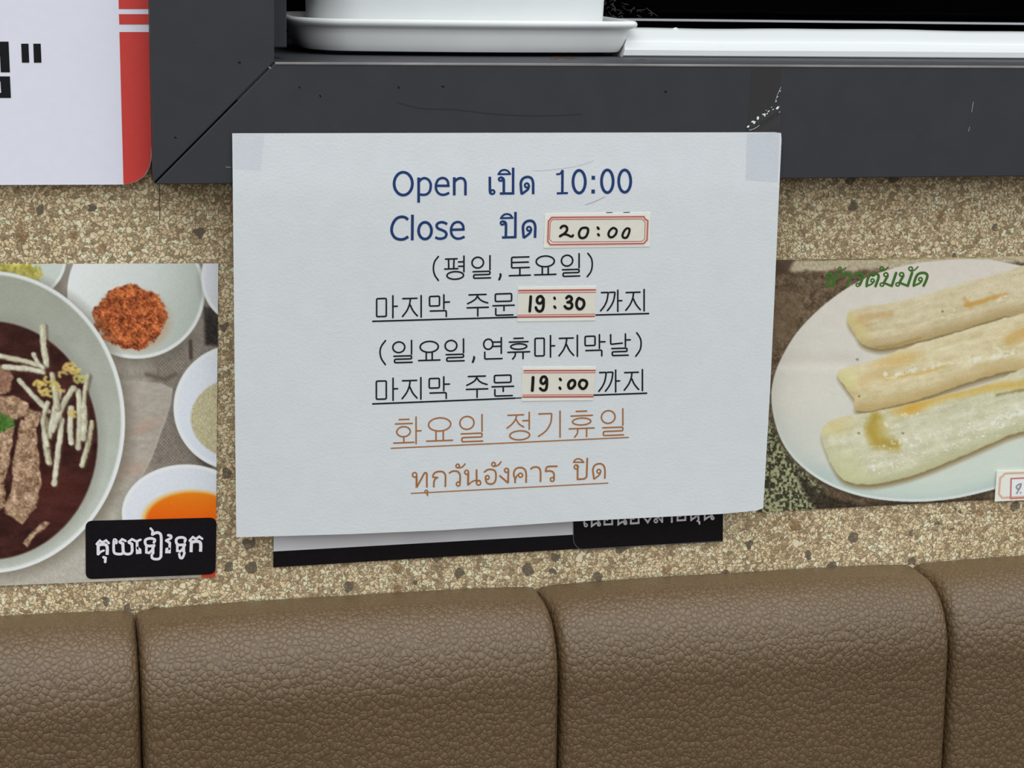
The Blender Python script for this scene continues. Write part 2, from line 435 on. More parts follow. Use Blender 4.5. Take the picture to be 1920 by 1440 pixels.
def ink(name, strokes, surf, mat, parent=None, eps=0.0):
    """strokes: (points, width[, closed[, cap]]) in photo pixels, laid on surf(px, py) = distance from the wall"""
    V, Fc, lift = [], [], []
    for k_, s in enumerate(strokes):
        pts, w = s[0], s[1]; closed = s[2] if len(s) > 2 else False; cap = s[3] if len(s) > 3 else True
        v, f = ribbon(pts, w, closed, cap); b = len(V)
        V += v; Fc += [tuple(i+b for i in q) for q in f]; lift += [(k_ % 12)*2.5e-6]*len(v)      # ink on ink: later strokes lie on top
    a = np.array(V); d = np.array([surf(x, y) for x, y in a])+eps+np.array(lift)
    return mesh(name, PV(a[:, 0], a[:, 1], d), Fc, mat, parent)
def poly(name, pts, surf, mat, parent=None, eps=0.0, thick=0.0):
    a = np.array(pts, float); d = np.array([surf(x, y) for x, y in a])+eps
    v = PV(a[:, 0], a[:, 1], d)
    n = len(a)
    if not thick: return mesh(name, v, [tuple(range(n))], mat, parent)
    vb = v+np.array([0, thick, 0]); f = [tuple(range(n)), tuple(range(n, 2*n))[::-1]]
    f += [(i, i+n, (i+1) % n+n, (i+1) % n) for i in range(n)]
    return mesh(name, np.vstack([v, vb]), f, mat, parent)
def rounded(quad, r, n=6):
    out = []
    q = [np.array(p, float) for p in quad]
    for i in range(len(q)):
        a, b, c = q[i-1], q[i], q[(i+1) % len(q)]
        rr = r[i] if isinstance(r, (list, tuple)) else r
        if rr == 0: out.append(tuple(b)); continue
        s, e = b+(a-b)/np.linalg.norm(a-b)*rr, b+(c-b)/np.linalg.norm(c-b)*rr
        for t in np.linspace(0, 1, n): out.append(tuple((1-t)**2*s+2*t*(1-t)*b+t*t*e))
    return out
def const(d): return lambda x, y: d

strip('wall_joint', [(299, 346), (299.5, 412)], 1.2, .0004, M['joint'], wall)

# marks on the frame
fm_ = const(FD+.0001)
ink('scratch', [(smooth_pts([(745, 192), (790, 203), (850, 205), (920, 213), (1000, 217), (1090, 214)]), 1.8)], fm_, M['scratch'], win)
ink('paint_chip', [([(561, 163), (561.5, 164.5)], 2.4), ([(600, 179), (601, 181)], 2.6), ([(747, 163), (748, 165)], 2.6), ([(829, 162), (832, 162.6)], 2.6),
                   ([(448, 117), (450, 117)], 3.2), ([(328, 257), (330, 259)], 2.4), ([(1247, 172), (1249, 172)], 2.8)], fm_, M['groove'], win)
ink('pale_scratch', [([(1825, 191), (1822, 210)], 1.2), ([(1818, 238), (1816, 246)], 1.0), ([(424, 313), (432, 314)], 1.6), ([(505, 126), (507, 128)], 3)], fm_, M['worn_highlight'], win)
rr = random.Random(8)
bm = bmesh.new()
for k in range(34):
    px, py = (rr.gauss(1046, 7), rr.uniform(101, 117)) if k < 28 else (rr.gauss(1205, 12), rr.uniform(112, 117))
    # on the sill surface: intersect the line of sight with z = zs
    ray = FW+RT*((px-W/2)/F)-UP*((py-H/2)/F); q = CAM+ray*((zs-CAM[2])/ray[2])
    if q[1] > .06 or q[1] < -FD+.002: q[1] = rr.uniform(-.01, .04)
    bmesh.ops.create_icosphere(bm, subdivisions=1, radius=rr.uniform(.0005, .0014), matrix=Matrix.Translation(Vector((q[0], q[1], zs))) @ Matrix.Diagonal((2, 3.5, .25, 1)))
from_bm('rust_stain', bm, M['rust'], win)
# dried smear and threads on the glass
rs = random.Random(21); stk = []
for k in range(46):
    t = rs.random()**1.4
    x = 1131+95*t+rs.gauss(0, 3); y = rs.uniform(0, 34)*(1-.2*t)+6*t
    if y < 12 and x > 1185: continue
    L = rs.uniform(4, 14); a = rs.gauss(.5, .7)
    p0 = (x, y); p1 = (x+L*.5*math.cos(a)+rs.gauss(0, 1.5), y+L*.5*math.sin(a)+rs.gauss(0, 1.5)); p2 = (x+L*math.cos(a), y+L*math.sin(a))
    if max(p1[1], p2[1]) > 36.5: continue
    stk.append((smooth_pts([p0, p1, p2], k=4), rs.uniform(.4, 1.3)))
stk.append(([(1151, -3), (1152.5, 1)], 3.4))
ink('dried_smear', stk, const(DG+.0-.0015), M['smudge'], win)

# ------------------------------------------------------------------ planter and saucer in the window
zS1 = P(900, 38.5, DS)[2]
hS = zS1-zS0
xL = P(541, 40, DS-.03)[0]
def outline(x0, x1, yf, yb, bow, rl, rr_, n=72):
    """plan of the saucer: bowed front, rounded corners; counter-clockwise list of (x, y)"""
    cx = (x0+x1)/2; hw = (x1-x0)/2; pts = []
    def fy(x): return yf+bow*((x-cx)/hw)**2
    for i in range(9):
        a = math.pi+math.pi/2*i/8; pts.append((x0+rl+rl*math.cos(a), fy(x0+rl)+rl+rl*math.sin(a)))
    for i in range(1, 24): 
        x = x0+rl+(x1-rr_-x0-rl)*i/24; pts.append((x, fy(x)))
    for i in range(9):
        a = 1.5*math.pi+math.pi/2*i/8; pts.append((x1-rr_+rr_*math.cos(a), fy(x1-rr_)+rr_+rr_*math.sin(a)))
    for i in range(7):
        a = math.pi/2*i/6; pts.append((x1-.02+.02*math.cos(a), yb-.02+.02*math.sin(a)))
    for i in range(7):
        a = math.pi/2+math.pi/2*i/6; pts.append((x0+.02+.02*math.cos(a), yb-.02+.02*math.sin(a)))
    return pts
def loft(rings, cap0=True, cap1=True):
    V, Fc = [], []; n = len(rings[0])
    for r in rings: V += r
    for k in range(len(rings)-1):
        for i in range(n):
            j = (i+1) % n; Fc.append((k*n+i, k*n+j, (k+1)*n+j, (k+1)*n+i))
    if cap0: Fc.append(tuple(range(n))[::-1])
    if cap1: Fc.append(tuple(range((len(rings)-1)*n, len(rings)*n)))
    return V, Fc
ySf, ySb, BOW = -DS, -DS+.105, .008
def ring(ins, z, rl=.030, rr_=.007):
    return [(x, y, z) for x, y in outline(xL+ins, xR-ins, ySf+ins*.7, ySb-ins, BOW, max(rl-ins*.3, .004), max(rr_-ins*.1, .002))]
e = hS
rings = [ring(.011, zS0+.0012), ring(.0092, zS0), ring(.0084, zS0+.0008), ring(.0066, zS0+e*.25), ring(.0052, zS0+e*.50), ring(.0044, zS0+e*.68), ring(.0034, zS0+e*.74),
         ring(.0012, zS0+e*.78), ring(.0002, zS0+e*.84), ring(0, zS0+e*.90), ring(.0004, zS0+e*.96), ring(.0014, zS0+e), ring(.0030, zS0+e*.985), ring(.0042, zS0+e*.9), ring(.0080, zS0+e*.25), ring(.012, zS0+e*.2)]
V, Fc = loft(rings)
sau = mesh('planter_saucer', V, Fc, M['saucer'], None, True)
tag(sau, 'shallow white plastic saucer with a rolled rim under the white planter', 'saucer')
# dark packing step on the sill that carries the saucer
bm = bmesh.new(); bm_box(bm, xL+.02, xR-.018, -DS+.030, -DS+.095, zs, zS0+.0012, .0002)
from_bm('sill_step', bm, M['sill'], win)
# planter body
xp1 = P(1129, 20, DS-.03)[0]; xp0 = P(582, 20, DS-.03)[0]
zp0 = zS0+e*.22
def pring(ins, z): return [(x, y, z) for x, y in outline(xp0+ins, xp1-ins, ySf+.0075+ins, ySb-.013-ins, BOW*.8, .024, .0035)]
rings = [pring(.004, zp0), pring(.003, zp0), pring(-.0002, zp0+.115), pring(-.003, zp0+.117), pring(-.003, zp0+.128), pring(0, zp0+.129), pring(.003, zp0+.128), pring(.004, zp0+.105)]
pot = empty('planter_pot', ((xp0+xp1)/2, ySf+.05, zp0))
tag(pot, 'white rectangular plant pot standing in the saucer on the window sill', 'plant pot')
V, Fc = loft(rings, True, False); mesh('pot_body', V, Fc, M['ceramic'], pot, True)
r0 = pring(.0045, zp0+.106); mesh('soil', r0, [tuple(range(len(r0)))], M['soil'], pot)

# ------------------------------------------------------------------ white board sign with red edge
BD = .0065; fb = const(BD)
board = empty('menu_board', P(180, 346, 0)); tag(board, 'white board sign with a red striped right edge, left of the dark window frame', 'sign')
out = rounded([(-420, -260), (272.0, -260), (285.5, 346), (-420, 348)], [0, 0, 62, 0], 12)
poly('panel', out, fb, M['board'], board, 0, .0055)
def bx(y): return 222.3+(y/345)*9.2            # left edge of the red band
def rx(y): return 277.2+y*.0232                # right edge of the board
def band(y0, y1, name='red_stripe'):
    return poly(name, [(bx(y0), y0), (rx(y0), y0), (rx(y1), y1), (bx(y1), y1)], fb, M['board_red'], board, .00012)
band(-255, 16.8); band(26.5, 45.8)
lowr = [(bx(60), 60), (rx(60), 60), (rx(270), 270)]
corner = [p for p in out if p[1] > 270 and p[0] > 200][:-1] if False else [p for p in out if p[1] > 275 and p[0] > bx(345)]
poly('red_stripe', lowr+[(x-.8, y-.3) for x, y in corner]+[(bx(345), 344.6)], fb, M['board_red'], board, .00012)
S = lambda z: [(x*.09718, 60+y*.09722) for x, y in z]
V4 = const(BD+.00012)
poly('lettering', S([(-300, 185), (165, 185), (192, 778), (14, 778), (0, 470), (-300, 470)]), V4, M['board_black'], board)
poly('lettering', S([(-300, 855), (192, 855), (212, 1272), (-300, 1272), (-300, 1172), (22, 1172), (8, 950), (-300, 950)]), V4, M['board_black'], board)
poly('lettering', S([(408, 225), (550, 225), (565, 592), (423, 592)]), V4, M['board_black'], board)
poly('lettering', S([(642, 225), (785, 225), (800, 592), (655, 592)]), V4, M['board_black'], board)

# ------------------------------------------------------------------ notice sheet
def Dp(x, y):
    t = max(0.0, min(1.0, (y-250)/750.0)); s = (x-436)/1030.0
    w = .00028*math.sin(x/95.0+y/170.0)*(.2+.8*t)+.00022*math.sin(y/75.0-x/210.0)*(.2+.8*t)
    return .0213-.0105*max(0.0, (y-352)/650.0)**1.25+w
Dv = np.vectorize(Dp)
sheet = empty('notice_sheet', P(950, 980, .0213))
tag(sheet, 'white paper sheet with printed opening hours taped to the dark window frame', 'notice')
NX, NY = 72, 54
def edge_bottom(u):
    xs = [443, 658, 834, 1078, 1354, 1418, 1431]; ys = [1007.5, 1001.5, 994, 977.5, 963.5, 957.5, 953]
    x = 443+(1431-443)*u; return x, np.interp(x, xs, ys)
def edge_right(v):
    ys = [248, 400, 560, 731, 955]; xs = [1466, 1459, 1452, 1444, 1431]
    y = 248+(953-248)*v; return np.interp(y, ys, xs), y
vs, fs = [], []
for j in range(NY+1):
    v = j/NY
    lx, ly = 435.5+7.5*v, 250+757.5*v; rx_, ry_ = edge_right(v)
    for i in range(NX+1):
        u = i/NX; tx, ty = 435.5+(1466-435.5)*u, 250-2*u; bx_, by_ = edge_bottom(u)
        x = (1-u)*lx+u*rx_+(1-v)*tx+v*bx_-((1-u)*(1-v)*435.5+u*(1-v)*1466+(1-u)*v*443+u*v*1431)
        y = (1-u)*ly+u*ry_+(1-v)*ty+v*by_-((1-u)*(1-v)*250+u*(1-v)*248+(1-u)*v*1007.5+u*v*953)
        if i >= NX-1 and j == 0: x -= 1.5*(i-NX+1); y += 1.5*(i-NX+1)
        vs.append(P(x, y, Dp(x, y)))
for j in range(NY):
    for i in range(NX):
        a = j*(NX+1)+i; fs.append((a, a+NX+1, a+NX+2, a+1))
idx = np.arange((NX+1)*(NY+1)).reshape(NY+1, NX+1)
rim_ = [int(q) for q in list(idx[0, :])+list(idx[1:, -1])+list(idx[-1, -2::-1])+list(idx[-2:0, 0])]
nf_ = len(vs); vs += [v+np.array([0, .00014, 0]) for v in vs]
fs += [tuple(q+nf_ for q in f[::-1]) for f in fs]
fs += [(rim_[k], rim_[(k+1) % len(rim_)], rim_[(k+1) % len(rim_)]+nf_, rim_[k]+nf_) for k in range(len(rim_))]
pap = mesh('paper', vs, fs, M['paper'], sheet, True)

def mp(x0, y0, kx, ky): return lambda q: [(x0+a*kx, y0+b*ky) for a, b in q]
A = mp(680, 300, 560/1920, 320/1097); B = mp(680, 610, 560/1920, 330/1131)
Cc = mp(720, 300, 240/1920, 160/1280); Dd = mp(900, 300, 300/1920, 160/1024)
Ff = mp(1010, 390, 220/1920, 80/698); Gg = mp(960, 530, 170/1920, 80/904); Hh = mp(960, 680, 170/1920, 80/904)
E1 = mp(760, 850, 200/1920, 90/864); E2 = mp(950, 850, 200/1920, 90/864)
EPS = .00012
sm = smooth_pts
def circ(cx, cy, rx, ry=None): return ell(cx, cy, rx, ry or rx)

# hangul syllables in a unit box: ('l', pts) straight with small fillets, ('c', pts) curved, ('o', cx, cy, rx, ry)
HG = {
 'il': [('o', .31, .29, .31, .24), ('l', [(.97, 0), (.97, .62)]), ('l', [(.06, .69), (.97, .69), (.97, .83), (.09, .83), (.09, .985), (1, .985)])],
 'pyeong': [('l', [(.04, .11), (.62, .11)]), ('l', [(.19, .11), (.2, .52)]), ('l', [(.47, .11), (.45, .52)]), ('l', [(0, .54), (.66, .54)]), ('l', [(.97, 0), (.97, .68)]),
            ('l', [(.7, .25), (.97, .25)]), ('l', [(.7, .44), (.97, .44)]), ('o', .53, .83, .42, .165)],
 'to': [('l', [(.93, .04), (.11, .04), (.11, .57), (.95, .57)]), ('l', [(.11, .3), (.9, .3)]), ('l', [(.5, .57), (.5, .95)]), ('l', [(0, .96), (1, .96)])],
 'yo': [('o', .5, .3, .43, .27), ('l', [(.36, .56), (.36, .96)]), ('l', [(.64, .56), (.64, .96)]), ('l', [(0, .965), (1, .965)])],
 'ma': [('lc', [(0, .11), (.47, .11), (.47, .93), (0, .93)]), ('l', [(.79, 0), (.79, 1)]), ('l', [(.79, .48), (1, .48)])],
 'ji': [('l', [(.02, .12), (.75, .12)]), ('c', [(.41, .12), (.37, .38), (.23, .68), (0, .95)]), ('c', [(.40, .42), (.55, .70), (.77, .94)]), ('l', [(.97, 0), (.97, 1)])],
 'mak': [('lc', [(0, .06), (.5, .06), (.5, .5), (0, .5)]), ('l', [(.72, 0), (.72, .64)]), ('l', [(.72, .34), (1, .34)]), ('l', [(.04, .73), (.84, .73), (.84, 1)])],
 'ju': [('l', [(.09, .03), (.89, .03)]), ('c', [(.5, .03), (.42, .2), (.24, .33), (.02, .43)]), ('c', [(.5, .12), (.6, .25), (.76, .35), (.97, .42)]), ('l', [(0, .62), (1, .62)]), ('l', [(.5, .62), (.5, 1)])],
 'mun': [('lc', [(.11, .02), (.88, .02), (.88, .36), (.11, .36)]), ('l', [(0, .55), (1, .55)]), ('l', [(.52, .55), (.52, .78)]), ('l', [(.13, .68), (.13, .985), (.94, .985)])],
 'kka': [('cl', [(.04, .09), (.36, .09), (.30, .45), (.18, .72), (0, .95)]), ('cl', [(.42, .09), (.68, .09), (.62, .45), (.50, .72), (.32, .95)]), ('l', [(.81, 0), (.81, 1)]), ('l', [(.81, .5), (1, .5)])],
 'yeon': [('o', .25, .29, .25, .24), ('l', [(.96, 0), (.96, .74)]), ('l', [(.47, .2), (.96, .2)]), ('l', [(.47, .4), (.96, .4)]), ('l', [(.06, .66), (.06, .985), (1, .985)])],
 'hyu': [('l', [(.28, .03), (.7, .03)]), ('l', [(.07, .2), (.93, .2)]), ('o', .5, .42, .37, .13), ('l', [(0, .68), (1, .68)]), ('c', [(.34, .68), (.33, .85), (.22, 1)]), ('l', [(.7, .68), (.7, 1)])],
 'nal': [('l', [(.02, .02), (.02, .46), (.6, .42)]), ('l', [(.76, 0), (.76, .58)]), ('l', [(.76, .28), (1, .28)]), ('l', [(.08, .66), (.84, .66), (.84, .81), (.1, .81), (.1, .985), (.9, .985)])],
 'hwa': [('l', [(.2, .07), (.56, .07)]), ('l', [(.06, .23), (.68, .23)]), ('o', .36, .53, .25, .19), ('l', [(.37, .72), (.37, .93)]), ('l', [(0, .945), (.74, .945)]), ('l', [(.82, 0), (.82, 1)]), ('l', [(.82, .52), (1, .52)])],
 'jeong': [('l', [(.04, .08), (.72, .08)]), ('c', [(.42, .08), (.36, .25), (.2, .42), (0, .55)]), ('c', [(.40, .25), (.53, .42), (.72, .53)]), ('l', [(.96, 0), (.96, .62)]), ('l', [(.68, .3), (.96, .3)]), ('o', .55, .83, .43, .165)],
 'gi': [('cl', [(.02, .08), (.6, .08), (.56, .42), (.35, .73), (0, .94)]), ('l', [(.98, 0), (.98, 1)])],
}
SLOPE = -.030
def hangul(key, box, mpf, w, slope=SLOPE):
    x0, y0, x1, y1 = box; sx, sy = x1-x0, y1-y0; hs = abs(slope)*sx/2
    def tr(q):
        r = []
        for a, b in q:
            x = x0+a*sx; y = y0+hs*.5+b*(sy-hs) + slope*(x-(x0+x1)/2); r.append((x, y))
        return mpf(r)
    out = []
    for g_ in HG[key]:
        if g_[0] == 'l': out.append((fillet(tr(g_[1]), 2.6), w))
        elif g_[0] == 'lc':
            q = tr(g_[1]); out.append((rounded(q, 2.6, 5), w, True))
        elif g_[0] == 'c': out.append((sm(tr(g_[1])), w))
        elif g_[0] == 'cl':
            q = tr(g_[1]); c = sm(q[1:]); out.append((fillet([q[0]]+c[:1]+c[3:], 2.0), w))
        elif g_[0] == 'o': out.append((tr(ell(g_[1], g_[2], g_[3], g_[4], n=30)), w, True))
    return out
def line(strokes, mat, label, name='printed_line'):
    o = ink(name, strokes, Dp, mat, sheet, EPS); o['label'] = label; return o

# line 1
def th_po(mpf, loop, stem, base, rs_, arc, arcb, w):   # po pla with sara i
    o = [(mpf(circ(*loop)), w*.8, True), (mpf(sm(stem)), w), (mpf(base), w*.8), (mpf(rs_), w), (mpf(sm(arc)), w*.75), (mpf(arcb), w*.8)]
    return o
w = 5.3
st = [(Cc(circ(289, 355, 137, 172)), w, True),
      (Cc([(520, 262), (520, 640)]), w, False, False), (Cc(sm([(522, 330), (560, 288), (610, 272), (665, 295), (698, 350), (700, 410), (685, 470), (650, 508), (600, 522), (522, 514)])), w*.88),
      (Cc(fillet([(782, 386), (966, 386)], 0)+sm([(966, 386), (958, 325), (925, 283), (872, 270), (815, 295), (785, 350), (778, 405), (790, 460), (825, 503), (880, 522), (935, 512), (978, 490)])[1:]), w*.88, False, False),
      (Cc([(1054, 258), (1054, 530)]), w, False, False), (Cc(sm([(1056, 330), (1095, 290), (1145, 272), (1195, 285), (1220, 335), (1222, 400), (1222, 530)])), w*.92, False, False),
      (Dd([(118, 200), (119, 360), (122, 385)]), w*.92, False, False), (Dd(circ(150, 384, 24, 23)), w*.72, True), (Dd([(120, 350), (122, 395), (140, 408)]), w*.8),
      (Dd(circ(248, 230, 22, 20)), w*.72, True), (Dd(sm([(256, 210), (282, 228), (286, 270), (286, 398)])), w*.92), (Dd([(238, 402), (412, 400)]), w*.85, False, False), (Dd([(398, 92), (397, 410)]), w*.92, False, False),
      (Dd(sm([(224, 168), (250, 132), (292, 118), (335, 132), (360, 165)])), w*.7), (Dd([(220, 170), (364, 168)]), w*.7),
      (Dd(sm([(500, 408), (492, 330), (492, 265), (520, 220), (570, 203), (615, 218), (636, 265), (638, 340), (638, 410)])), w*.92, False, False), (Dd(circ(562, 304, 24, 25)), w*.72, True), (Dd(sm([(588, 310), (575, 350), (540, 380), (503, 405)])), w*.85),
      (Dd([(990, 120), (988, 400)]), w*.92, False, False), (Dd(sm([(924, 170), (960, 165), (988, 128)])), w*.7), (Dd([(922, 400), (1055, 396)]), w*.75, False, False),
      (Dd(circ(1190, 260, 74, 136)), w, True), (Dd(circ(1528, 255, 70, 136)), w, True), (Dd(circ(1737, 253, 72, 134)), w, True),
      (Dd([(1360, 190), (1360, 236)]), 6.6, False, False), (Dd([(1358, 354), (1358, 402)]), 6.6, False, False)]
line(st, M['blue_ink'], 'blue printed line with Open, a Thai word and 10:00')
st = [(Cc(sm([(362, 896), (318, 862), (255, 853), (190, 878), (138, 945), (115, 1030), (125, 1105), (170, 1168), (245, 1192), (310, 1182), (364, 1148)])), w, False, False),
      (Cc([(427, 820), (424, 1205)]), w, False, False), (Cc(circ(616, 1060, 97, 126)), w, True),
      (Cc(sm([(948, 962), (900, 938), (850, 934), (803, 955), (790, 992), (815, 1028), (870, 1050), (920, 1078), (936, 1115), (918, 1158), (868, 1178), (815, 1178), (770, 1158)])), w*.92, False, False),
      (Cc([(1010, 1046), (1192, 1042)]+sm([(1192, 1042), (1186, 985), (1152, 942), (1100, 930), (1042, 955), (1012, 1010), (1006, 1065), (1018, 1120), (1055, 1162), (1108, 1180), (1165, 1170), (1208, 1148)])[1:]), w*.88, False, False),
      (Dd(circ(270, 756, 22, 20)), w*.72, True), (Dd(sm([(278, 738), (306, 752), (312, 795), (310, 925)])), w*.92), (Dd([(264, 930), (438, 925)]), w*.85, False, False), (Dd([(426, 622), (424, 935)]), w*.92, False, False),
      (Dd(sm([(254, 696), (280, 662), (322, 648), (364, 660), (388, 692)])), w*.7), (Dd([(250, 698), (392, 694)]), w*.7),
      (Dd(sm([(526, 934), (518, 855), (518, 790), (546, 746), (596, 728), (640, 742), (662, 790), (662, 865), (660, 934)])), w*.92, False, False), (Dd(circ(588, 826, 24, 25)), w*.72, True), (Dd(sm([(614, 832), (600, 872), (566, 905), (530, 930)])), w*.85),
      ]
ink('covered_digit', [(Dd([(1520, 632), (1585, 630)]), 1.6)], Dp, M['blue_ink'], sheet, EPS); ink('covered_digit', [(Dd([(1725, 630), (1795, 628)]), 1.6)], Dp, M['blue_ink'], sheet, EPS)
line(st, M['blue_ink'], 'blue printed line with Close and a Thai word')
w = 3.0; K = M['black_ink']
st = [(A(sm([(487, 620), (462, 655), (455, 698), (463, 738), (487, 774)])), w), (A(sm([(1448, 600), (1470, 632), (1476, 672), (1468, 715), (1444, 750)])), w), (A([(886, 733), (887, 745), (878, 768)]), w*1.3)]
for k, bx4 in (('pyeong', (528, 618, 655, 768)), ('il', (703, 616, 822, 762)), ('to', (943, 618, 1078, 748)), ('yo', (1106, 612, 1242, 742)), ('il', (1278, 603, 1395, 750))): st += hangul(k, bx4, A, w)
line(st, K, 'black Korean line in brackets just below Close')
st = [(A([(65, 1037), (990, 1010)]), w), (A([(990, 1010), (1838, 987)]), w)]
for k, bx4 in (('ma', (90, 873, 222, 1016)), ('ji', (256, 872, 380, 1012)), ('mak', (430, 866, 558, 1008)), ('ju', (672, 860, 808, 1003)), ('mun', (838, 856, 974, 1000)), ('kka', (1530, 837, 1666, 975)), ('ji', (1692, 833, 1813, 972))): st += hangul(k, bx4, A, w)
line(st, K, 'upper underlined black Korean line, around 19:30')
st = [(B(sm([(147, 98), (120, 135), (112, 172), (121, 215), (146, 252)])), w), (B(sm([(1762, 48), (1784, 82), (1790, 120), (1782, 160), (1756, 198)])), w), (B([(716, 203), (717, 212), (708, 236)]), w*1.3)]
for k, bx4 in (('il', (194, 98, 318, 242)), ('yo', (360, 98, 496, 230)), ('il', (530, 88, 652, 232)), ('yeon', (778, 80, 896, 218)), ('hyu', (934, 78, 1073, 216)), ('ma', (1108, 66, 1234, 206)), ('ji', (1262, 65, 1384, 202)), ('mak', (1430, 60, 1558, 198)), ('nal', (1592, 55, 1720, 196))): st += hangul(k, bx4, B, w)
line(st, K, 'longest black Korean line in brackets')
st = [(B([(65, 505), (980, 468)]), w), (B([(980, 468), (1030, 466)]), w*.7), (B([(1030, 466), (1825, 436)]), w)]
for k, bx4 in (('ma', (88, 340, 224, 484)), ('ji', (254, 337, 378, 477)), ('mak', (428, 331, 558, 472)), ('ju', (667, 322, 804, 464)), ('mun', (832, 317, 970, 456)), ('kka', (1518, 288, 1652, 430)), ('ji', (1682, 285, 1802, 422))): st += hangul(k, bx4, B, w)
line(st, K, 'lower underlined black Korean line, around 19:00')
w = 2.7; O = M['orange_ink']
st = [(B([(183, 790), (1708, 720)]), 2.2)]
for k, bx4 in (('hwa', (200, 590, 375, 764)), ('yo', (412, 588, 578, 748)), ('il', (625, 574, 772, 750)), ('jeong', (928, 560, 1077, 738)), ('gi', (1130, 552, 1272, 722)), ('hyu', (1328, 545, 1488, 718)), ('il', (1535, 537, 1677, 710))): st += hangul(k, bx4, B, w, -.038)
line(st, O, 'large orange underlined Korean line')
w = 3.7; n_ = w*.72
st = [(E1(circ(168, 387, 38, 42)), n_, True), (E1([(203, 405), (203, 615)]), w, False, False), (E1(fillet([(205, 612), (345, 352), (370, 345), (388, 370), (388, 616)], 20)), w*.85, False, False),
      (E1(circ(377, 690, 27, 27)), n_*.85, True), (E1([(401, 690), (400, 758)]), n_),
      (E1(sm([(514, 612), (514, 540), (522, 490), (545, 455), (582, 436)])), w*.85, False, False), (E1(sm([(582, 434), (540, 430), (500, 432)])), n_), (E1(sm([(500, 432), (505, 380), (550, 340), (620, 325), (680, 335), (715, 375), (724, 430), (720, 604)])), w*.85, False, False),
      (E1(sm([(796, 352), (840, 325), (900, 318), (950, 332), (980, 375), (988, 430), (984, 530)])), w*.85), (E1(circ(953, 551, 33, 37)), n_, True),
      (E1(circ(943, 226, 30, 33)), n_, True), (E1(sm([(940, 260), (985, 258), (1030, 240), (1076, 190)])), n_),
      (E1(circ(1103, 340, 34, 36)), n_, True), (E1([(1133, 350), (1130, 576)]), w, False, False), (E1(sm([(1132, 568), (1180, 525), (1230, 495), (1285, 490), (1335, 488), (1358, 525)])), n_), (E1([(1283, 290), (1283, 535)]), w*.9, False, False), (E1(circ(1320, 533, 38, 38)), n_, True),
      (E1(sm([(1425, 335), (1475, 298), (1540, 288), (1600, 305), (1628, 350), (1632, 420), (1622, 490), (1585, 540), (1530, 552), (1475, 535), (1452, 495), (1447, 435)])), w*.85), (E1(circ(1476, 434, 34, 34)), n_, True),
      (E1(circ(1588, 196, 31, 35)), n_, True), (E1(sm([(1590, 234), (1635, 226), (1680, 205), (1722, 152)])), n_),
      (E1(circ(1822, 305, 36, 36)), n_, True), (E1([(1855, 310), (1850, 535)]), w*.9, False, False), (E1([(1850, 533), (1694, 396)]), w*.85, False, False),
      (E2(sm([(153, 535), (148, 450), (130, 390), (138, 320), (175, 272), (240, 256), (305, 272), (342, 320), (352, 400), (350, 530)])), w*.85, False, False), (E2(circ(250, 393, 37, 36)), n_, True), (E2(sm([(214, 382), (180, 410), (155, 480)])), n_),
      (E2(sm([(430, 288), (475, 252), (540, 246), (590, 270), (610, 330), (612, 420), (608, 515)])), w*.85, False, False),
      (E2([(905, 232), (780, 234)]+sm([(780, 234), (725, 248), (708, 290), (702, 322)])[1:]), w*.85), (E2(sm([(702, 322), (770, 316), (825, 330), (852, 375), (852, 470)])), w*.85), (E2(circ(821, 470, 34, 35)), n_, True),
      (E2(circ(1253, 245, 36, 37)), n_, True), (E2(sm([(1264, 218), (1280, 250), (1278, 300)])+[(1276, 468)]), w*.85), (E2(fillet([(1268, 468), (1400, 460), (1440, 425), (1452, 82)], 30)), w*.85, False, False),
      (E2(sm([(1208, 156), (1240, 112), (1292, 98), (1345, 114), (1382, 158)])), n_), (E2([(1205, 158), (1388, 160)]), n_),
      (E2(sm([(1572, 462), (1562, 380), (1552, 300), (1580, 222), (1650, 188), (1720, 198), (1760, 250), (1770, 340), (1766, 455)])), w*.85, False, False), (E2(circ(1660, 322, 34, 34)), n_, True), (E2(sm([(1694, 335), (1670, 385), (1625, 425), (1575, 460)])), n_),
      (E1([(105, 720), (1930, 625)])+E2([(105, 623), (1822, 535)])[1:], 2.0)]
line(st, O, 'orange underlined Thai line at the bottom of the sheet')

# pencil marks
ink('pencil_mark', [(Dd(sm([(1265, 538), (1320, 520), (1400, 488), (1500, 440)])), .8)], Dp, M['pencil'], sheet, EPS)
ink('pencil_mark', [(Dd(sm([(640, 128), (760, 126), (900, 110), (1040, 92), (1180, 68), (1370, 5)])), .8)], Dp, M['scuff'], sheet, EPS)

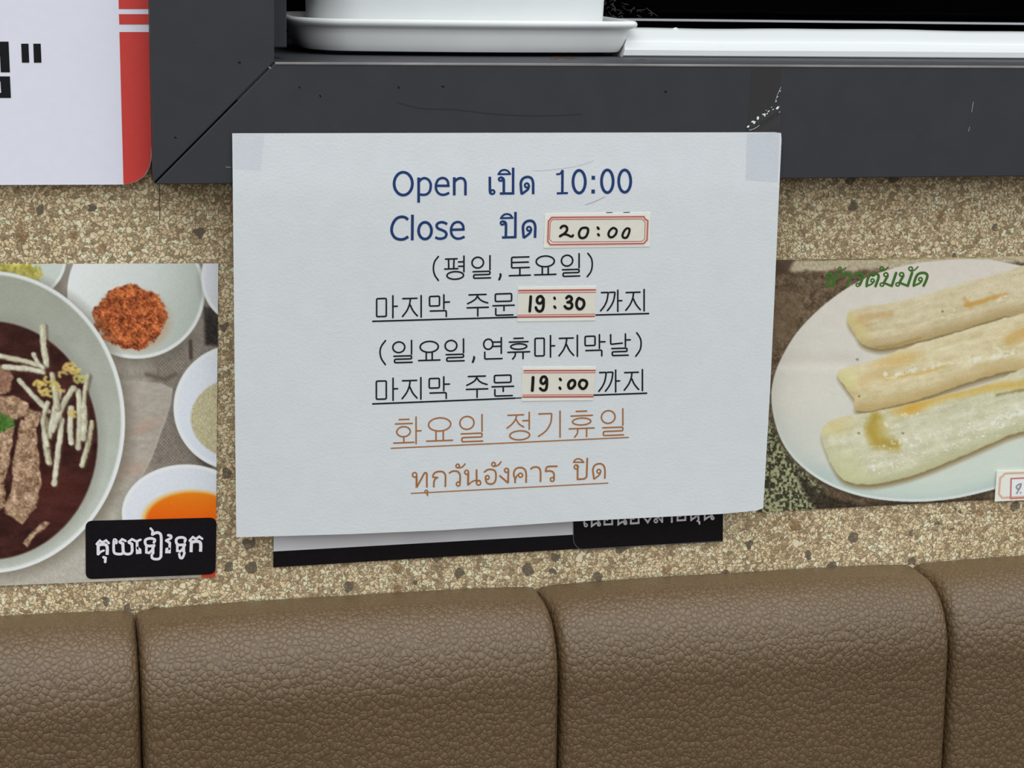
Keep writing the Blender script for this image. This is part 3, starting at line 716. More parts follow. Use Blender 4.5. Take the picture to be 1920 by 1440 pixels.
# the three little paper stickers with hand-written times
def sticker(outl, frame_strokes, mid, pinks, reds, digits, label):
    s = poly('time_sticker', outl, Dp, M['cream'], sheet, .00030, .00018); s['label'] = label
    poly('sticker_panel', mid, Dp, M['cream_mid'], s, .00034)
    ink('sticker_border', pinks, Dp, M['pink'], s, .00038)
    ink('sticker_border', reds, Dp, M['red_line'], s, .00042)
    ink('handwritten_time', digits, Dp, M['marker'], s, .00046)
outer = [(213, 155), (1722, 142), (1738, 178), (1786, 208), (1774, 520), (1716, 582), (192, 600), (150, 548), (162, 218)]
inner = [(228, 188), (1692, 180), (1744, 236), (1734, 510), (1684, 545), (224, 556), (178, 512), (190, 240)]
mw = 4.7
sticker(Ff([(104, 96), (1832, 76), (1816, 632), (84, 654)]), None, Ff(inner), [(Ff(outer), 5.2, True), (Ff([((a+c)/2, (b+d)/2) for (a, b), (c, d) in zip(outer, outer)]), 5.0, True)],
        [(Ff(outer), 2.3, True), (Ff(inner), 1.1, True)],
        [(Ff(sm([(362, 325), (385, 300), (425, 292), (462, 318), (462, 365), (430, 410), (350, 462)])), mw), (Ff(sm([(352, 455), (400, 432), (460, 435), (520, 462), (550, 465), (562, 445)])), mw*.9),
         (Ff(sm([(745, 322), (695, 340), (662, 405), (672, 470), (715, 492), (770, 470), (805, 400), (802, 335)], True)), mw*.95, True),
         (Ff([(966, 318), (982, 340)]), 4.6), (Ff([(974, 428), (986, 448)]), 4.4),
         (Ff(sm([(1212, 328), (1162, 372), (1142, 430), (1170, 476), (1218, 470), (1265, 420), (1276, 365), (1250, 335)], True)), mw*.9, True),
         (Ff(sm([(1440, 335), (1395, 385), (1372, 450), (1396, 486), (1445, 478), (1478, 410), (1486, 345)], True)), mw*.9, True)],
        'cream sticker in a notched red border, hand-written 20:00')
mw = 5.2
sticker(Gg([(126, 98), (1782, 76), (1764, 800), (112, 824)]), None, Gg([(134, 215), (1776, 205), (1760, 660), (120, 688)]),
        [(Gg([(134, 182), (1778, 170)]), 6.5, False, False), (Gg([(118, 708), (1760, 690)]), 6.5, False, False)],
        [(Gg([(134, 168), (1778, 152)]), 2.7, False, False), (Gg([(134, 215), (1778, 204)]), 1.2, False, False), (Gg([(118, 688), (1762, 664)]), 1.2, False, False), (Gg([(116, 730), (1756, 712)]), 2.7, False, False)],
        [(Gg([(398, 295), (392, 400), (376, 605)]), mw), (Gg(sm([(655, 330), (620, 290), (565, 300), (532, 350), (540, 415), (590, 440), (640, 405), (668, 345)])), mw), (Gg(sm([(668, 345), (668, 440), (660, 530), (630, 590), (580, 608), (530, 580), (505, 525)])), mw),
         (Gg([(898, 318), (908, 342)]), 4.6), (Gg([(900, 505), (918, 532)]), 4.6),
         (Gg(sm([(1155, 325), (1195, 288), (1245, 300), (1265, 345), (1238, 392), (1178, 415)])), mw), (Gg(sm([(1185, 415), (1245, 425), (1272, 475), (1255, 530), (1200, 552), (1150, 535), (1118, 500)])), mw),
         (Gg(sm([(1410, 330), (1370, 410), (1372, 500), (1420, 558), (1485, 540), (1528, 460), (1510, 375), (1455, 345)], True)), mw, True)],
        'cream sticker with red lines, hand-written 19:30')
sticker(Hh([(228, 98), (1774, 90), (1718, 796), (204, 814)]), None, Hh([(244, 216), (1768, 212), (1726, 680), (222, 688)]),
        [(Hh([(244, 185), (1772, 180)]), 6.5, False, False), (Hh([(220, 705), (1724, 698)]), 6.5, False, False)],
        [(Hh([(244, 170), (1772, 166)]), 2.7, False, False), (Hh([(240, 216), (1768, 212)]), 1.2, False, False), (Hh([(222, 686), (1728, 680)]), 1.2, False, False), (Hh([(216, 728), (1726, 720)]), 2.7, False, False)],
        [(Hh([(447, 312), (442, 420), (430, 590)]), mw*1.1), (Hh(sm([(735, 345), (700, 300), (645, 305), (612, 360), (620, 425), (665, 445), (712, 405), (738, 345)])), mw), (Hh(sm([(738, 345), (740, 450), (728, 540), (690, 585), (635, 578), (598, 545)])), mw),
         (Hh([(1016, 342), (1034, 368)]), 4.8), (Hh([(1010, 528), (1024, 554)]), 4.8),
         (Hh(sm([(1290, 370), (1228, 395), (1193, 465), (1215, 538), (1268, 540), (1325, 480), (1332, 405)], True)), mw, True),
         (Hh(sm([(1480, 370), (1432, 420), (1430, 490), (1492, 552), (1555, 525), (1588, 445), (1560, 385)], True)), mw, True)],
        'cream sticker with red lines, hand-written 19:00')

# clear tape at both upper corners
def film(name, quad, surf, mat, parent, nx=10, ny=14, eps=.0002, label=None):
    (ax, ay), (bx_, by_), (cx, cy), (dx, dy) = quad; vs, fs = [], []
    for j in range(ny+1):
        v = j/ny
        for i in range(nx+1):
            u = i/nx
            x = (1-u)*(1-v)*ax+u*(1-v)*bx_+u*v*cx+(1-u)*v*dx; y = (1-u)*(1-v)*ay+u*(1-v)*by_+u*v*cy+(1-u)*v*dy
            vs.append(P(x, y, surf(x, y)+eps))
    for j in range(ny):
        for i in range(nx): a = j*(nx+1)+i; fs.append((a, a+nx+1, a+nx+2, a+1))
    o = mesh(name, vs, fs, mat, parent, True)
    if label: o['label'] = label
    return o
film('tape_strip', [(436.5, 251), (496, 251), (489, 320), (437.5, 317)], Dp, M['tape_faint'], sheet)
film('tape_strip', [(1400.5, 250), (1462, 249.5), (1458, 342), (1398, 338)], Dp, M['tape'], sheet)
def Dt(x, y):
    r = (y-(205+(1463-x)*.62))          # ridge from lower left to upper right
    if y < 150: return FD
    return FD+.0006*math.exp(-(r/6.0)**2)*(.6+.4*math.sin(x*.7))+(.0008*max(0, min(1, (r+2)/30)))
tp = film('tape_strip', [(1409, 125), (1465, 125), (1462, 250), (1401, 250)], Dt, M['tape_frame'], sheet, 24, 40, .00012, 'crinkled clear tape above the right corner of the sheet')
Z5 = mp(1380, 110, 110/660, 240/1440)
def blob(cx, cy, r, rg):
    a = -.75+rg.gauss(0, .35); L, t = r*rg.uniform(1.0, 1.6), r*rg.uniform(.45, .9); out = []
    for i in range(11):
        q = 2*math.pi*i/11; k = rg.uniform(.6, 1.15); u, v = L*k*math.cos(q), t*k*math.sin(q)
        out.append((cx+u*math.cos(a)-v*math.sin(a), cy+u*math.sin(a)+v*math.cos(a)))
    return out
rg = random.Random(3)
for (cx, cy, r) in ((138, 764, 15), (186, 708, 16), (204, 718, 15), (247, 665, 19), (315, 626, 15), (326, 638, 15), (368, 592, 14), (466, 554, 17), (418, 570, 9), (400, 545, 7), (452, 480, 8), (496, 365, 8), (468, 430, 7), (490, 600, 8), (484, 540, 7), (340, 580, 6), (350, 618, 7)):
    poly('tape_crease_highlight', Z5(blob(cx, cy, r, rg)), lambda x, y: Dt(x, y)+.0003, M['tape_glint'], tp)  # milky crease patches, coloured white to stand for highlights on the crinkled tape
ink('tape_crease_highlight', [(Z5(sm([(150, 805), (210, 785), (262, 750)])), .8), (Z5(sm([(442, 490), (465, 410), (505, 320)])), .5)], lambda x, y: Dt(x, y)+.0003, M['tape_glint'], tp)

# ------------------------------------------------------------------ printed photographs: painted per vertex
def hash2(ix, iy, s):
    n = (ix.astype(np.int64)*374761393+iy.astype(np.int64)*668265263+s*974711) & 0x7fffffff
    n = ((n ^ (n >> 13))*1274126177) & 0x7fffffff
    return ((n ^ (n >> 16)) & 0xffff)/65535.0
def vnoise(x, y, s=0):
    ix, iy = np.floor(x), np.floor(y); fx, fy = x-ix, y-iy; ux, uy = fx*fx*(3-2*fx), fy*fy*(3-2*fy)
    a, b, c, d = hash2(ix, iy, s), hash2(ix+1, iy, s), hash2(ix, iy+1, s), hash2(ix+1, iy+1, s)
    return (a*(1-ux)+b*ux)*(1-uy)+(c*(1-ux)+d*ux)*uy
def fbm(x, y, s=0, o=4):
    t, a, n = 0, .5, 0
    for k in range(o): t = t+a*vnoise(x*2**k, y*2**k, s+k*17); n += a; a *= .55
    return t/n
class Painter:
    def __init__(self, x, y): self.x, self.y = x, y; self.c = np.zeros((len(x), 3))
    def fill(self, col): self.c[:] = col
    def put(self, mask, col):
        col = np.asarray(col, float); mask = np.clip(mask, 0, 1)[:, None]
        self.c = self.c*(1-mask)+col*mask
    def mul(self, mask, k): self.c *= (1+(k-1)*np.clip(mask, 0, 1))[:, None]
    def ell(self, cx, cy, rx, ry, soft=3.0, rot=0.0, wob=0.0, seed=0, ws=.03):
        a = math.radians(rot); dx, dy = self.x-cx, self.y-cy
        u, v = dx*math.cos(a)+dy*math.sin(a), -dx*math.sin(a)+dy*math.cos(a)
        r = np.sqrt((u/rx)**2+(v/ry)**2)
        if wob: r = r+wob*(fbm(self.x*ws, self.y*ws, seed)-.5)*2
        return np.clip(.5+(1-r)*min(rx, ry)/soft, 0, 1)
    def stroke(self, pts, w, soft=2.0, wob=0.0, seed=0):
        d = np.full(len(self.x), 1e9)
        for (ax, ay), (bx, by) in zip(pts[:-1], pts[1:]):
            vx, vy = bx-ax, by-ay; L = vx*vx+vy*vy+1e-9
            t = np.clip(((self.x-ax)*vx+(self.y-ay)*vy)/L, 0, 1)
            d = np.minimum(d, np.hypot(self.x-ax-t*vx, self.y-ay-t*vy))
        if wob: d = d+wob*(fbm(self.x*.05, self.y*.05, seed)-.5)*2
        return np.clip(.5+(w/2-d)/soft, 0, 1)
    def poly(self, pts, soft=3.0, wob=0.0, seed=0, ws=.03):
        inside = np.zeros(len(self.x), bool); d = np.full(len(self.x), 1e9); n = len(pts)
        for i in range(n):
            (ax, ay), (bx, by) = pts[i], pts[(i+1) % n]
            cond = (ay > self.y) != (by > self.y)
            with np.errstate(divide='ignore', invalid='ignore'): xi = (bx-ax)*(self.y-ay)/(by-ay)+ax
            inside ^= cond & (self.x < xi)
            vx, vy = bx-ax, by-ay; L = vx*vx+vy*vy+1e-9
            t = np.clip(((self.x-ax)*vx+(self.y-ay)*vy)/L, 0, 1)
            d = np.minimum(d, np.hypot(self.x-ax-t*vx, self.y-ay-t*vy))
        sd = np.where(inside, d, -d)
        if wob: sd = sd+wob*(fbm(self.x*ws, self.y*ws, seed)-.5)*2
        return np.clip(.5+sd/soft, 0, 1)
def card_mesh(name, quad, dz, step, paint, tmap, parent, thick=.0004):
    """grid over a pixel quad (tl, tr, br, bl); the painter works in tmap coordinates; returns the printed sheet with its edges"""
    (ax, ay), (bx, by), (cx, cy), (dx, dy) = quad
    nx = int(max(math.hypot(bx-ax, by-ay), math.hypot(cx-dx, cy-dy))/step); ny = int(max(math.hypot(dx-ax, dy-ay), math.hypot(cx-bx, cy-by))/step)
    U, Vv = np.meshgrid(np.linspace(0, 1, nx+1), np.linspace(0, 1, ny+1)); U, Vv = U.ravel(), Vv.ravel()
    X = (1-U)*(1-Vv)*ax+U*(1-Vv)*bx+U*Vv*cx+(1-U)*Vv*dx; Y = (1-U)*(1-Vv)*ay+U*(1-Vv)*by+U*Vv*cy+(1-U)*Vv*dy
    zx, zy = tmap(X, Y); pt = Painter(zx, zy); paint(pt)
    colr = np.clip(lin(np.clip(pt.c, 0, 255))/KW, 0, .92)
    ver = PV(X, Y, np.full(len(X), dz))
    idx = np.arange((nx+1)*(ny+1)).reshape(ny+1, nx+1)
    q = np.stack([idx[:-1, :-1], idx[1:, :-1], idx[1:, 1:], idx[:-1, 1:]], -1).reshape(-1, 4)
    faces = [tuple(r) for r in q.tolist()]
    b = list(idx[0, :])+list(idx[1:, -1])+list(idx[-1, -2::-1])+list(idx[-2:0, 0])
    back = ver[b]+np.array([0, thick, 0]); n0 = len(ver)
    ver = np.vstack([ver, back]); colr = np.vstack([colr, np.full((len(b), 3), .6)])
    for i in range(len(b)): j = (i+1) % len(b); faces.append((int(b[i]), int(b[j]), n0+j, n0+i))
    return mesh(name, ver, faces, M['print'], parent, False, colr)

def paint_noodles(p):
    x, y = p.x, p.y
    n1 = fbm(x*.02, y*.02, 1); n2 = fbm(x*.12, y*.12, 2, 3); nf = fbm(x*.3, y*.3, 3, 2)
    weave = .5+.5*np.sin(x*.42)*np.sin(y*.40)
    base = np.array([150, 146, 134])[None]+((n1-.5)*46+(n2-.5)*22)[:, None]*np.array([1, 1, .95])
    p.c[:] = base
    # woven darker cloth at right, pale cloth at lower left
    p.put(p.poly([(640, 430), (960, 250), (960, 900), (600, 900)], 60)*.75, np.array([112, 106, 96])[None]+((weave-.5)*40+(n2-.5)*40)[:, None])
    p.put(p.poly([(-100, 1180), (560, 900), (620, 1440), (-100, 1440)], 90)*.9, np.array([172, 172, 160])[None]+((n2-.5)*26+(weave-.5)*10)[:, None])
    # translucent spatula
    sp = p.poly([(470, 520), (680, 535), (728, 560), (722, 620), (640, 850), (590, 945), (520, 1000), (380, 1180), (330, 1180), (500, 800)], 8)
    p.put(sp*.85, np.array([166, 162, 150])[None]+((fbm(x*.03, y*.06, 9)-.5)*36)[:, None])
    p.put(p.stroke([(726, 560), (715, 640), (640, 850), (588, 945)], 7, 6)*.5, (188, 190, 180))
    p.put(p.ell(610, 720, 60, 24, 30, -25)*.35, (170, 130, 112)); p.put(p.ell(560, 900, 60, 26, 30, -12)*.35, (172, 134, 118))
    p.put(p.stroke([(620, 500), (700, 520), (740, 500)], 16, 14)*.7, (84, 76, 64))
    # dark gaps between bowls
    p.put(p.poly([(858, 215), (960, 215), (960, 385), (866, 375)], 16), np.array([46, 42, 40])[None]+((n2-.5)*40)[:, None])
    p.put(p.stroke([(804, 360), (806, 430)], 16, 8)*.8, (58, 50, 44)); p.put(p.stroke([(850, 850), (880, 880)], 40, 20)*.7, (50, 46, 40))
    # small bowls
    def bowl(cx, cy, rx, ry, c0, c1, rot=0, rim=14):
        o = p.ell(cx, cy, rx, ry, 5, rot); shade = np.clip((x-cx)/rx*.5+(y-cy)/ry*.3+.5, 0, 1)[:, None]
        p.put(p.ell(cx+6, cy+16, rx*1.04, ry*1.04, 50, rot)*.45, (84, 80, 70))
        p.put(o, np.array(c0)[None]*(1-shade)+np.array(c1)[None]*shade)
        ring_ = o-p.ell(cx, cy, rx-rim, ry-rim, 6, rot); p.put(np.clip(ring_, 0, 1)*.8, (218, 224, 222))
    bowl(40, 10, 240, 195, (196, 206, 204), (186, 198, 190), 0, 12)
    pk = p.ell(70, 70, 95, 60, 14, 15, .5, 31, .05); p.put(pk, np.array([176, 172, 84])[None]+((fbm(x*.08, y*.08, 33)-.5)*110)[:, None]*np.array([1, .95, .7]))
    bowl(575, 150, 290, 283, (214, 222, 220), (170, 182, 172), 0, 14)
    p.put(p.ell(520, 60, 190, 120, 130)*.35, (206, 214, 212))
    ch = p.ell(552, 258, 152, 130, 8, 10, .22, 41, .02)
    cn = fbm(x*.055, y*.055, 43, 3); cf = fbm(x*.16, y*.16, 45, 2)
    chili = np.array([150, 80, 44])[None]+(cn-.5)[:, None]*np.array([150, 100, 60])+(cf-.5)[:, None]*np.array([120, 95, 55])
    p.put(p.ell(562, 268, 160, 134, 26, 10)*.4, (176, 128, 92)); p.put(ch, chili)
    bowl(1010, 90, 160, 190, (206, 214, 220), (176, 184, 184), 0, 14)
    bowl(1005, 640, 272, 266, (206, 216, 226), (196, 206, 212), 0, 16)
    sg = p.ell(1015, 685, 210, 172, 8); p.put(sg, np.array([176, 172, 138])[None]+((fbm(x*.2, y*.2, 51, 2)-.5)*50)[:, None])
    bowl(785, 1085, 270, 205, (206, 214, 222), (192, 202, 208), 0, 15)
    og = p.ell(815, 1120, 200, 122, 10); p.put(p.ell(812, 1116, 212, 128, 16), (214, 170, 84)); p.put(og, np.array([224, 122, 24])[None]+((y-1000)/120*np.array([[6], [-34], [-14]])).T)
    # big bowl
    p.put(p.ell(-30, 712, 590, 648, 60)*.55, (92, 86, 72))
    o = p.ell(-50, 700, 577, 637, 5)
    sh = np.clip((y-150)/1100, 0, 1)[:, None]
    p.put(o, np.array([150, 156, 143])[None]*(1-sh)+np.array([180, 189, 180])[None]*sh+((n1-.5)*10)[:, None])
    p.put(np.clip(o-p.ell(-52, 700, 562, 622, 8), 0, 1), (206, 214, 210))
    p.put(np.clip(p.ell(-50, 700, 577, 637, 4)-p.ell(-54, 702, 570, 630, 4), 0, 1)*np.clip((y-300)/700, 0, 1), (226, 234, 232))
    p.put(np.clip(p.ell(-45, 770, 485, 535, 40)-p.ell(-45, 780, 452, 500, 20), 0, 1)*.6, (138, 142, 130))
    soup = p.ell(-45, 778, 457, 503, 9); p.put(soup, np.array([54, 28, 24])[None]+((fbm(x*.015, y*.03, 61)-.5)*44)[:, None]*np.array([1, .7, .7]))
    p.put(p.ell(250, 1010, 140, 120, 120)*.5*soup, (84, 40, 32))
    # meat
    mt_ = fbm(x*.05, y*.05, 71, 4); mf = fbm(x*.13, y*.13, 73, 2)
    meat = np.array([150, 124, 98])[None]+(mt_-.5)[:, None]*np.array([130, 125, 115])+(mf-.5)[:, None]*np.array([80, 80, 75])
    for pts in ([(-20, 455), (30, 462), (58, 515), (40, 580), (-20, 585)], [(-20, 590), (60, 590), (120, 620), (130, 660), (70, 690), (-20, 690)],
                [(88, 690), (150, 720), (160, 800), (176, 950), (150, 1060), (95, 1132), (20, 1085), (10, 1050), (48, 1000), (52, 900), (70, 780)], [(-20, 740), (60, 715), (40, 860), (20, 960), (-20, 965)],
                [(-20, 960), (20, 960), (20, 1060), (-20, 1080)], [(190, 1118), (214, 1128), (150, 1180), (112, 1226), (100, 1212), (130, 1160)], [(110, 640), (170, 660), (160, 720), (100, 730)]):
        p.put(p.poly(pts, 9, 10, 75), meat*(.98)+6)
    p.put(p.poly([(-20, 455), (40, 470), (50, 560), (-20, 585)], 14)*.5, (128, 90, 76))
    p.put(p.poly([(-20, 650), (20, 665), (58, 690), (60, 716), (20, 740), (-20, 745)], 12, 10, 77), np.array([70, 108, 46])[None]+((n2-.5)*70)[:, None])
    # bean sprouts
    sprouts = [[(180, 295), (184, 380), (196, 460)], [(-10, 420), (80, 438), (165, 462)], [(20, 470), (110, 475), (180, 490)], [(82, 525), (140, 590), (205, 655)], [(190, 690), (192, 780), (206, 872)],
               [(262, 690), (248, 800), (228, 962)], [(330, 570), (336, 680), (330, 808)], [(388, 700), (372, 790), (346, 884)], [(250, 570), (226, 680), (208, 760)], [(310, 555), (270, 620), (222, 735)],
               [(372, 505), (360, 560), (352, 640)], [(142, 415), (160, 450), (182, 470)], [(352, 640), (356, 700), (350, 770)], [(220, 500), (230, 560), (240, 640)], [(300, 640), (296, 720), (300, 790)], [(200, 620), (180, 700), (200, 800)]]
    for k, s in enumerate(sprouts):
        q = smooth_pts(s, k=4); wd = (26, 22, 24, 20)[k % 4] if k not in (10, 11, 15) else 17
        p.put(p.stroke([(a+7, b+5) for a, b in q], wd+4, 12)*.55, (80, 60, 44))
        tone = (fbm(x*.04, y*.04, 200+k, 3)-.5)[:, None]*60
        p.put(p.stroke(q, wd, 8, 5, k+300)*.95, np.array([(178, 180, 154), (170, 170, 140), (188, 190, 168)][k % 3])[None]+tone)
        p.put(p.stroke([(a-4, b-2) for a, b in q], wd*.4, 12, 6, k+320)*.8, np.array([206, 208, 186])[None]+tone)
    for k, (a, b) in enumerate([(175, 545), (205, 520), (230, 545), (285, 470), (315, 485), (330, 520), (265, 500), (190, 575), (255, 560), (310, 665), (350, 520), (215, 580), (300, 462), (322, 470), (180, 560), (160, 540)]):
        rr_ = random.Random(k); o = rr_.uniform(0, 3)
        p.put(p.stroke(smooth_pts([(a+17*math.cos(o+c), b+12*math.sin(o+c)*rr_.uniform(.6, 1.3)) for c in (0, 1.3, 2.4, 3.6)], k=3), 14, 9, 5, k)*.9, (206-rr_.randint(0, 30), 188-rr_.randint(0, 20), 104))
    # specks of grain of the cheap print
    p.c += ((nf-.5)*16)[:, None]
    p.put(p.poly([(850, 1330), (940, 1325), (940, 1380), (850, 1380)], 6), (176, 62, 40))

def paint_rolls(p):
    x, y = p.x, p.y
    n1 = fbm(x*.03, y*.03, 101); n2 = fbm(x*.11, y*.11, 103, 3); nf = fbm(x*.35, y*.35, 105, 2)
    p.c[:] = np.array([96, 82, 64])[None]+((n1-.5)*70+(n2-.5)*70)[:, None]*np.array([1, .96, .85])
    hatch = .5+.5*np.sin((x-y*1.2)*.35)
    p.put(p.poly([(60, 230), (260, 230), (200, 480), (60, 520)], 50)*.5, np.array([116, 100, 78])[None]+((hatch-.5)*40)[:, None])
    # pale slab edge along the top
    p.put(p.poly([(110, 55), (700, 40), (1500, 20), (1500, 60), (640, 105), (180, 112)], 20, 14, 107), np.array([176, 168, 142])[None]+((n2-.5)*60)[:, None])
    p.put(p.stroke([(100, 47), (700, 44), (1500, 26)], 8, 5, 6, 109)*.8, (96, 92, 50)); p.put(p.stroke([(640, 40), (1500, 28)], 10, 8, 8, 110)*.6, (206, 194, 120))
    p.put(p.poly([(90, 45), (200, 50), (170, 110), (90, 150)], 20)*.9, (76, 62, 50))
    # speckled dark corner, lower left
    cr = np.clip((fbm(x*.09, y*.09, 111, 3)-.44)*7, 0, 1)[:, None]
    sp = np.array([52, 56, 40])[None]*(1-cr)+np.array([158, 160, 124])[None]*cr
    p.put(p.poly([(0, 900), (60, 900), (160, 1100), (360, 1290), (380, 1440), (0, 1440)], 40), sp)
    dk = p.poly([(200, 1180), (330, 1300), (560, 1370), (1440, 1330), (1440, 1420), (330, 1420), (250, 1300)], 30)
    p.put(dk*.9, np.array([50, 44, 34])[None]+((n2-.5)*50)[:, None])
    plate = smooth_pts([(76, 800), (88, 690), (135, 570), (215, 440), (335, 315), (480, 205), (640, 125), (820, 75), (1000, 52), (1180, 45), (1330, 62), (1560, 140), (1760, 420), (1820, 800), (1640, 1100), (1420, 1240), (1150, 1320), (960, 1350), (800, 1354), (640, 1340), (500, 1308), (360, 1250), (240, 1165), (150, 1060), (96, 930)], True, 4)
    cx, cy = 950, 700
    pm = p.poly(plate, 5)
    g1 = np.clip((y-100)/1250, 0, 1)[:, None]
    p.put(p.poly([(a+8, b+22) for a, b in plate], 50)*.55, (44, 38, 30))
    p.put(pm, np.array([206, 203, 192])[None]*(1-g1)+np.array([194, 202, 190])[None]*g1+((n1-.5)*8)[:, None])
    inn = p.poly([(cx+(a-cx)*.93, cy-20+(b-cy)*.91) for a, b in plate], 60)
    low = np.clip((y-820)/420, 0, 1)
    p.put(np.clip(pm-inn, 0, 1)*low, (172, 190, 184)); p.put(np.clip(pm-p.poly([(cx+(a-cx)*.985, cy+(b-cy)*.98) for a, b in plate], 8), 0, 1)*low*.9, (204, 216, 212))
    p.put(p.poly([(80, 540), (560, 560), (560, 606), (100, 606)], 60)*.45*pm, (188, 184, 172)); p.put(p.poly([(90, 612), (480, 612), (480, 650), (90, 650)], 40)*.5*pm, (220, 218, 210))
    p.put(p.ell(250, 830, 190, 230, 200)*.4*pm, (212, 212, 200)); p.put(p.poly([(100, 880), (330, 880), (380, 1100), (250, 1160), (130, 1000)], 160)*.5*pm, (190, 196, 188))
    lowp = p.poly([(420, 1250), (800, 1255), (1440, 1010), (1440, 1200), (1000, 1330), (700, 1330)], 60)
    p.put(lowp*.7*pm, (190, 206, 194))
    # rolls
    a_ = math.radians(-15); u = x*math.cos(a_)+y*math.sin(a_); v = -x*math.sin(a_)+y*math.cos(a_)
    st = fbm(u*.006, v*.035, 121, 4); st2 = fbm(u*.016, v*.09, 123, 3)
    R1 = smooth_pts([(488, 345), (520, 320), (600, 300), (800, 268), (1100, 180), (1300, 128), (1560, 60), (1560, 300), (1300, 362), (1080, 432), (850, 492), (740, 520), (640, 528), (560, 498), (530, 450), (490, 390)], True, 4)
    R2 = smooth_pts([(432, 655), (520, 622), (640, 590), (800, 525), (1000, 466), (1440, 335), (1560, 310), (1560, 590), (1300, 662), (1100, 722), (900, 792), (760, 830), (620, 862), (530, 858), (520, 800), (470, 730)], True, 4)
    R3 = smooth_pts([(345, 985), (380, 930), (470, 895), (620, 870), (820, 830), (1000, 782), (1240, 722), (1560, 610), (1560, 910), (1350, 1000), (1100, 1110), (900, 1192), (760, 1235), (600, 1262), (470, 1240), (410, 1170), (370, 1080)], True, 4)
    def roll(R, c0, seed, edge):
        m_ = p.poly(R, 7, 6, seed)
        p.put(p.poly([(a+5, b+24) for a, b in R], 30)*.85, (122, 106, 66))
        col = np.array(c0)[None]+((st-.5)*34)[:, None]*np.array([.9, .95, 1.25])+((st2-.5)*12)[:, None]+((n1-.5)*26)[:, None]*np.array([.8, .9, 1.2])+((nf-.5)*12)[:, None]
        p.put(m_, col)
        p.put(np.clip(m_-p.poly([(a-8, b-40) for a, b in R], 80), 0, 1)*.8, edge); p.put(np.clip(m_-p.poly([(a+4, b+22) for a, b in R], 40), 0, 1)*.35, (214, 208, 176))
        return m_
    m1 = roll(R1, (198, 190, 156), 131, (158, 138, 90))
    p.put(p.ell(520, 420, 60, 110, 60, -30)*.6*m1, (200, 192, 130)); p.put(p.stroke([(560, 360), (640, 350), (720, 345)], 26, 24)*.6*m1, (184, 150, 96))
    p.put(p.stroke([(550, 380), (600, 405)], 34, 30)*.5*m1, (188, 156, 104)); p.put(p.stroke([(1130, 295), (1220, 270), (1340, 235)], 22, 16, 8, 5)*.85*m1, (188, 148, 74)); p.put(p.stroke([(1120, 265), (1150, 300)], 26, 18)*.6*m1, (186, 146, 78))
    p.put(p.stroke([(640, 522), (740, 512), (880, 470)], 10, 10)*.7, (150, 128, 72))
    m2 = roll(R2, (202, 194, 156), 133, (170, 148, 94))
    p.put(p.ell(480, 690, 70, 60, 50)*.6*m2, (208, 208, 150)); p.put(p.ell(760, 590, 110, 34, 40, -12)*.7*m2, (200, 172, 104)); p.put(p.stroke([(700, 690), (900, 660), (1010, 625)], 16, 12, 6, 6)*.7*m2, (196, 166, 90))
    p.put(p.stroke([(560, 720), (640, 660), (700, 690)], 60, 60)*.45*m2, (198, 170, 112)); p.put(p.stroke([(1360, 480), (1440, 445)], 60, 40)*.7*m2, (190, 154, 84))
    def glint(m_, pts, w_, k, c=(232, 231, 218), a=.8):
        br = np.clip((fbm(x*.045, y*.045, 400+k, 3)-.40)*6, 0, 1)
        p.put(p.stroke(smooth_pts(pts, k=4), w_, w_*1.1, w_*.9, k)*br*a*m_, c)
    glint(m2, [(690, 660), (715, 690), (760, 672), (860, 640)], 13, 7); glint(m2, [(1090, 606), (1180, 585), (1290, 575), (1400, 545)], 20, 8); glint(m2, [(1280, 520), (1310, 535), (1330, 560)], 14, 9); glint(m2, [(900, 640), (1000, 612), (1100, 600)], 12, 10, a=.6)
    glint(m1, [(1000, 360), (1040, 345), (1060, 325)], 12, 11, a=.6); glint(m1, [(1290, 270), (1350, 240)], 12, 12, a=.7)
    m3 = roll(R3, (196, 198, 170), 135, (168, 170, 128))
    p.put(p.stroke([(820, 860), (1000, 790), (1240, 740), (1440, 720)], 44, 36, 10, 9)*.75*m3, (196, 166, 78)); p.put(p.ell(820, 850, 90, 36, 40, -15)*.7*m3, (196, 158, 66))
    p.put(p.stroke([(640, 900), (610, 960), (640, 1030), (740, 1050)], 60, 46, 12, 10)*.8*m3, (158, 138, 52)); p.put(p.ell(650, 980, 50, 70, 60)*.6*m3, (172, 150, 62))
    p.put(p.ell(420, 950, 90, 46, 60, -10)*.6*m3, (204, 192, 130)); p.put(p.poly([(370, 1080), (520, 1080), (620, 1260), (440, 1250)], 90)*.5*m3, (188, 196, 146))
    p.put(p.stroke([(1290, 780), (1440, 750)], 14, 12, 6, 12)*.6*m3, (110, 100, 52))
    wn_ = np.clip((fbm(x*.07, y*.09, 141, 3)-.66)*9, 0, 1)
    p.put(wn_*p.poly([(520, 1080), (1440, 820), (1440, 960), (600, 1230)], 60)*.8*m3, (228, 232, 222))
    glint(m3, [(1275, 935), (1290, 905), (1350, 895), (1440, 870)], 18, 14); glint(m3, [(780, 880), (830, 892), (866, 882)], 14, 15); glint(m3, [(690, 935), (730, 958), (770, 930)], 10, 16, (226, 220, 180)); glint(m3, [(1200, 970), (1240, 955)], 12, 17, a=.7); glint(m3, [(760, 1040), (800, 1020)], 12, 18, a=.7)
    for k, (a, b) in enumerate(((548, 986), (786, 986), (550, 786), (540, 588), (1000, 328))): p.put(p.ell(a, b, 7, 6, 6)*.7, (112, 92, 50))
    p.c += ((nf-.5)*12)[:, None]

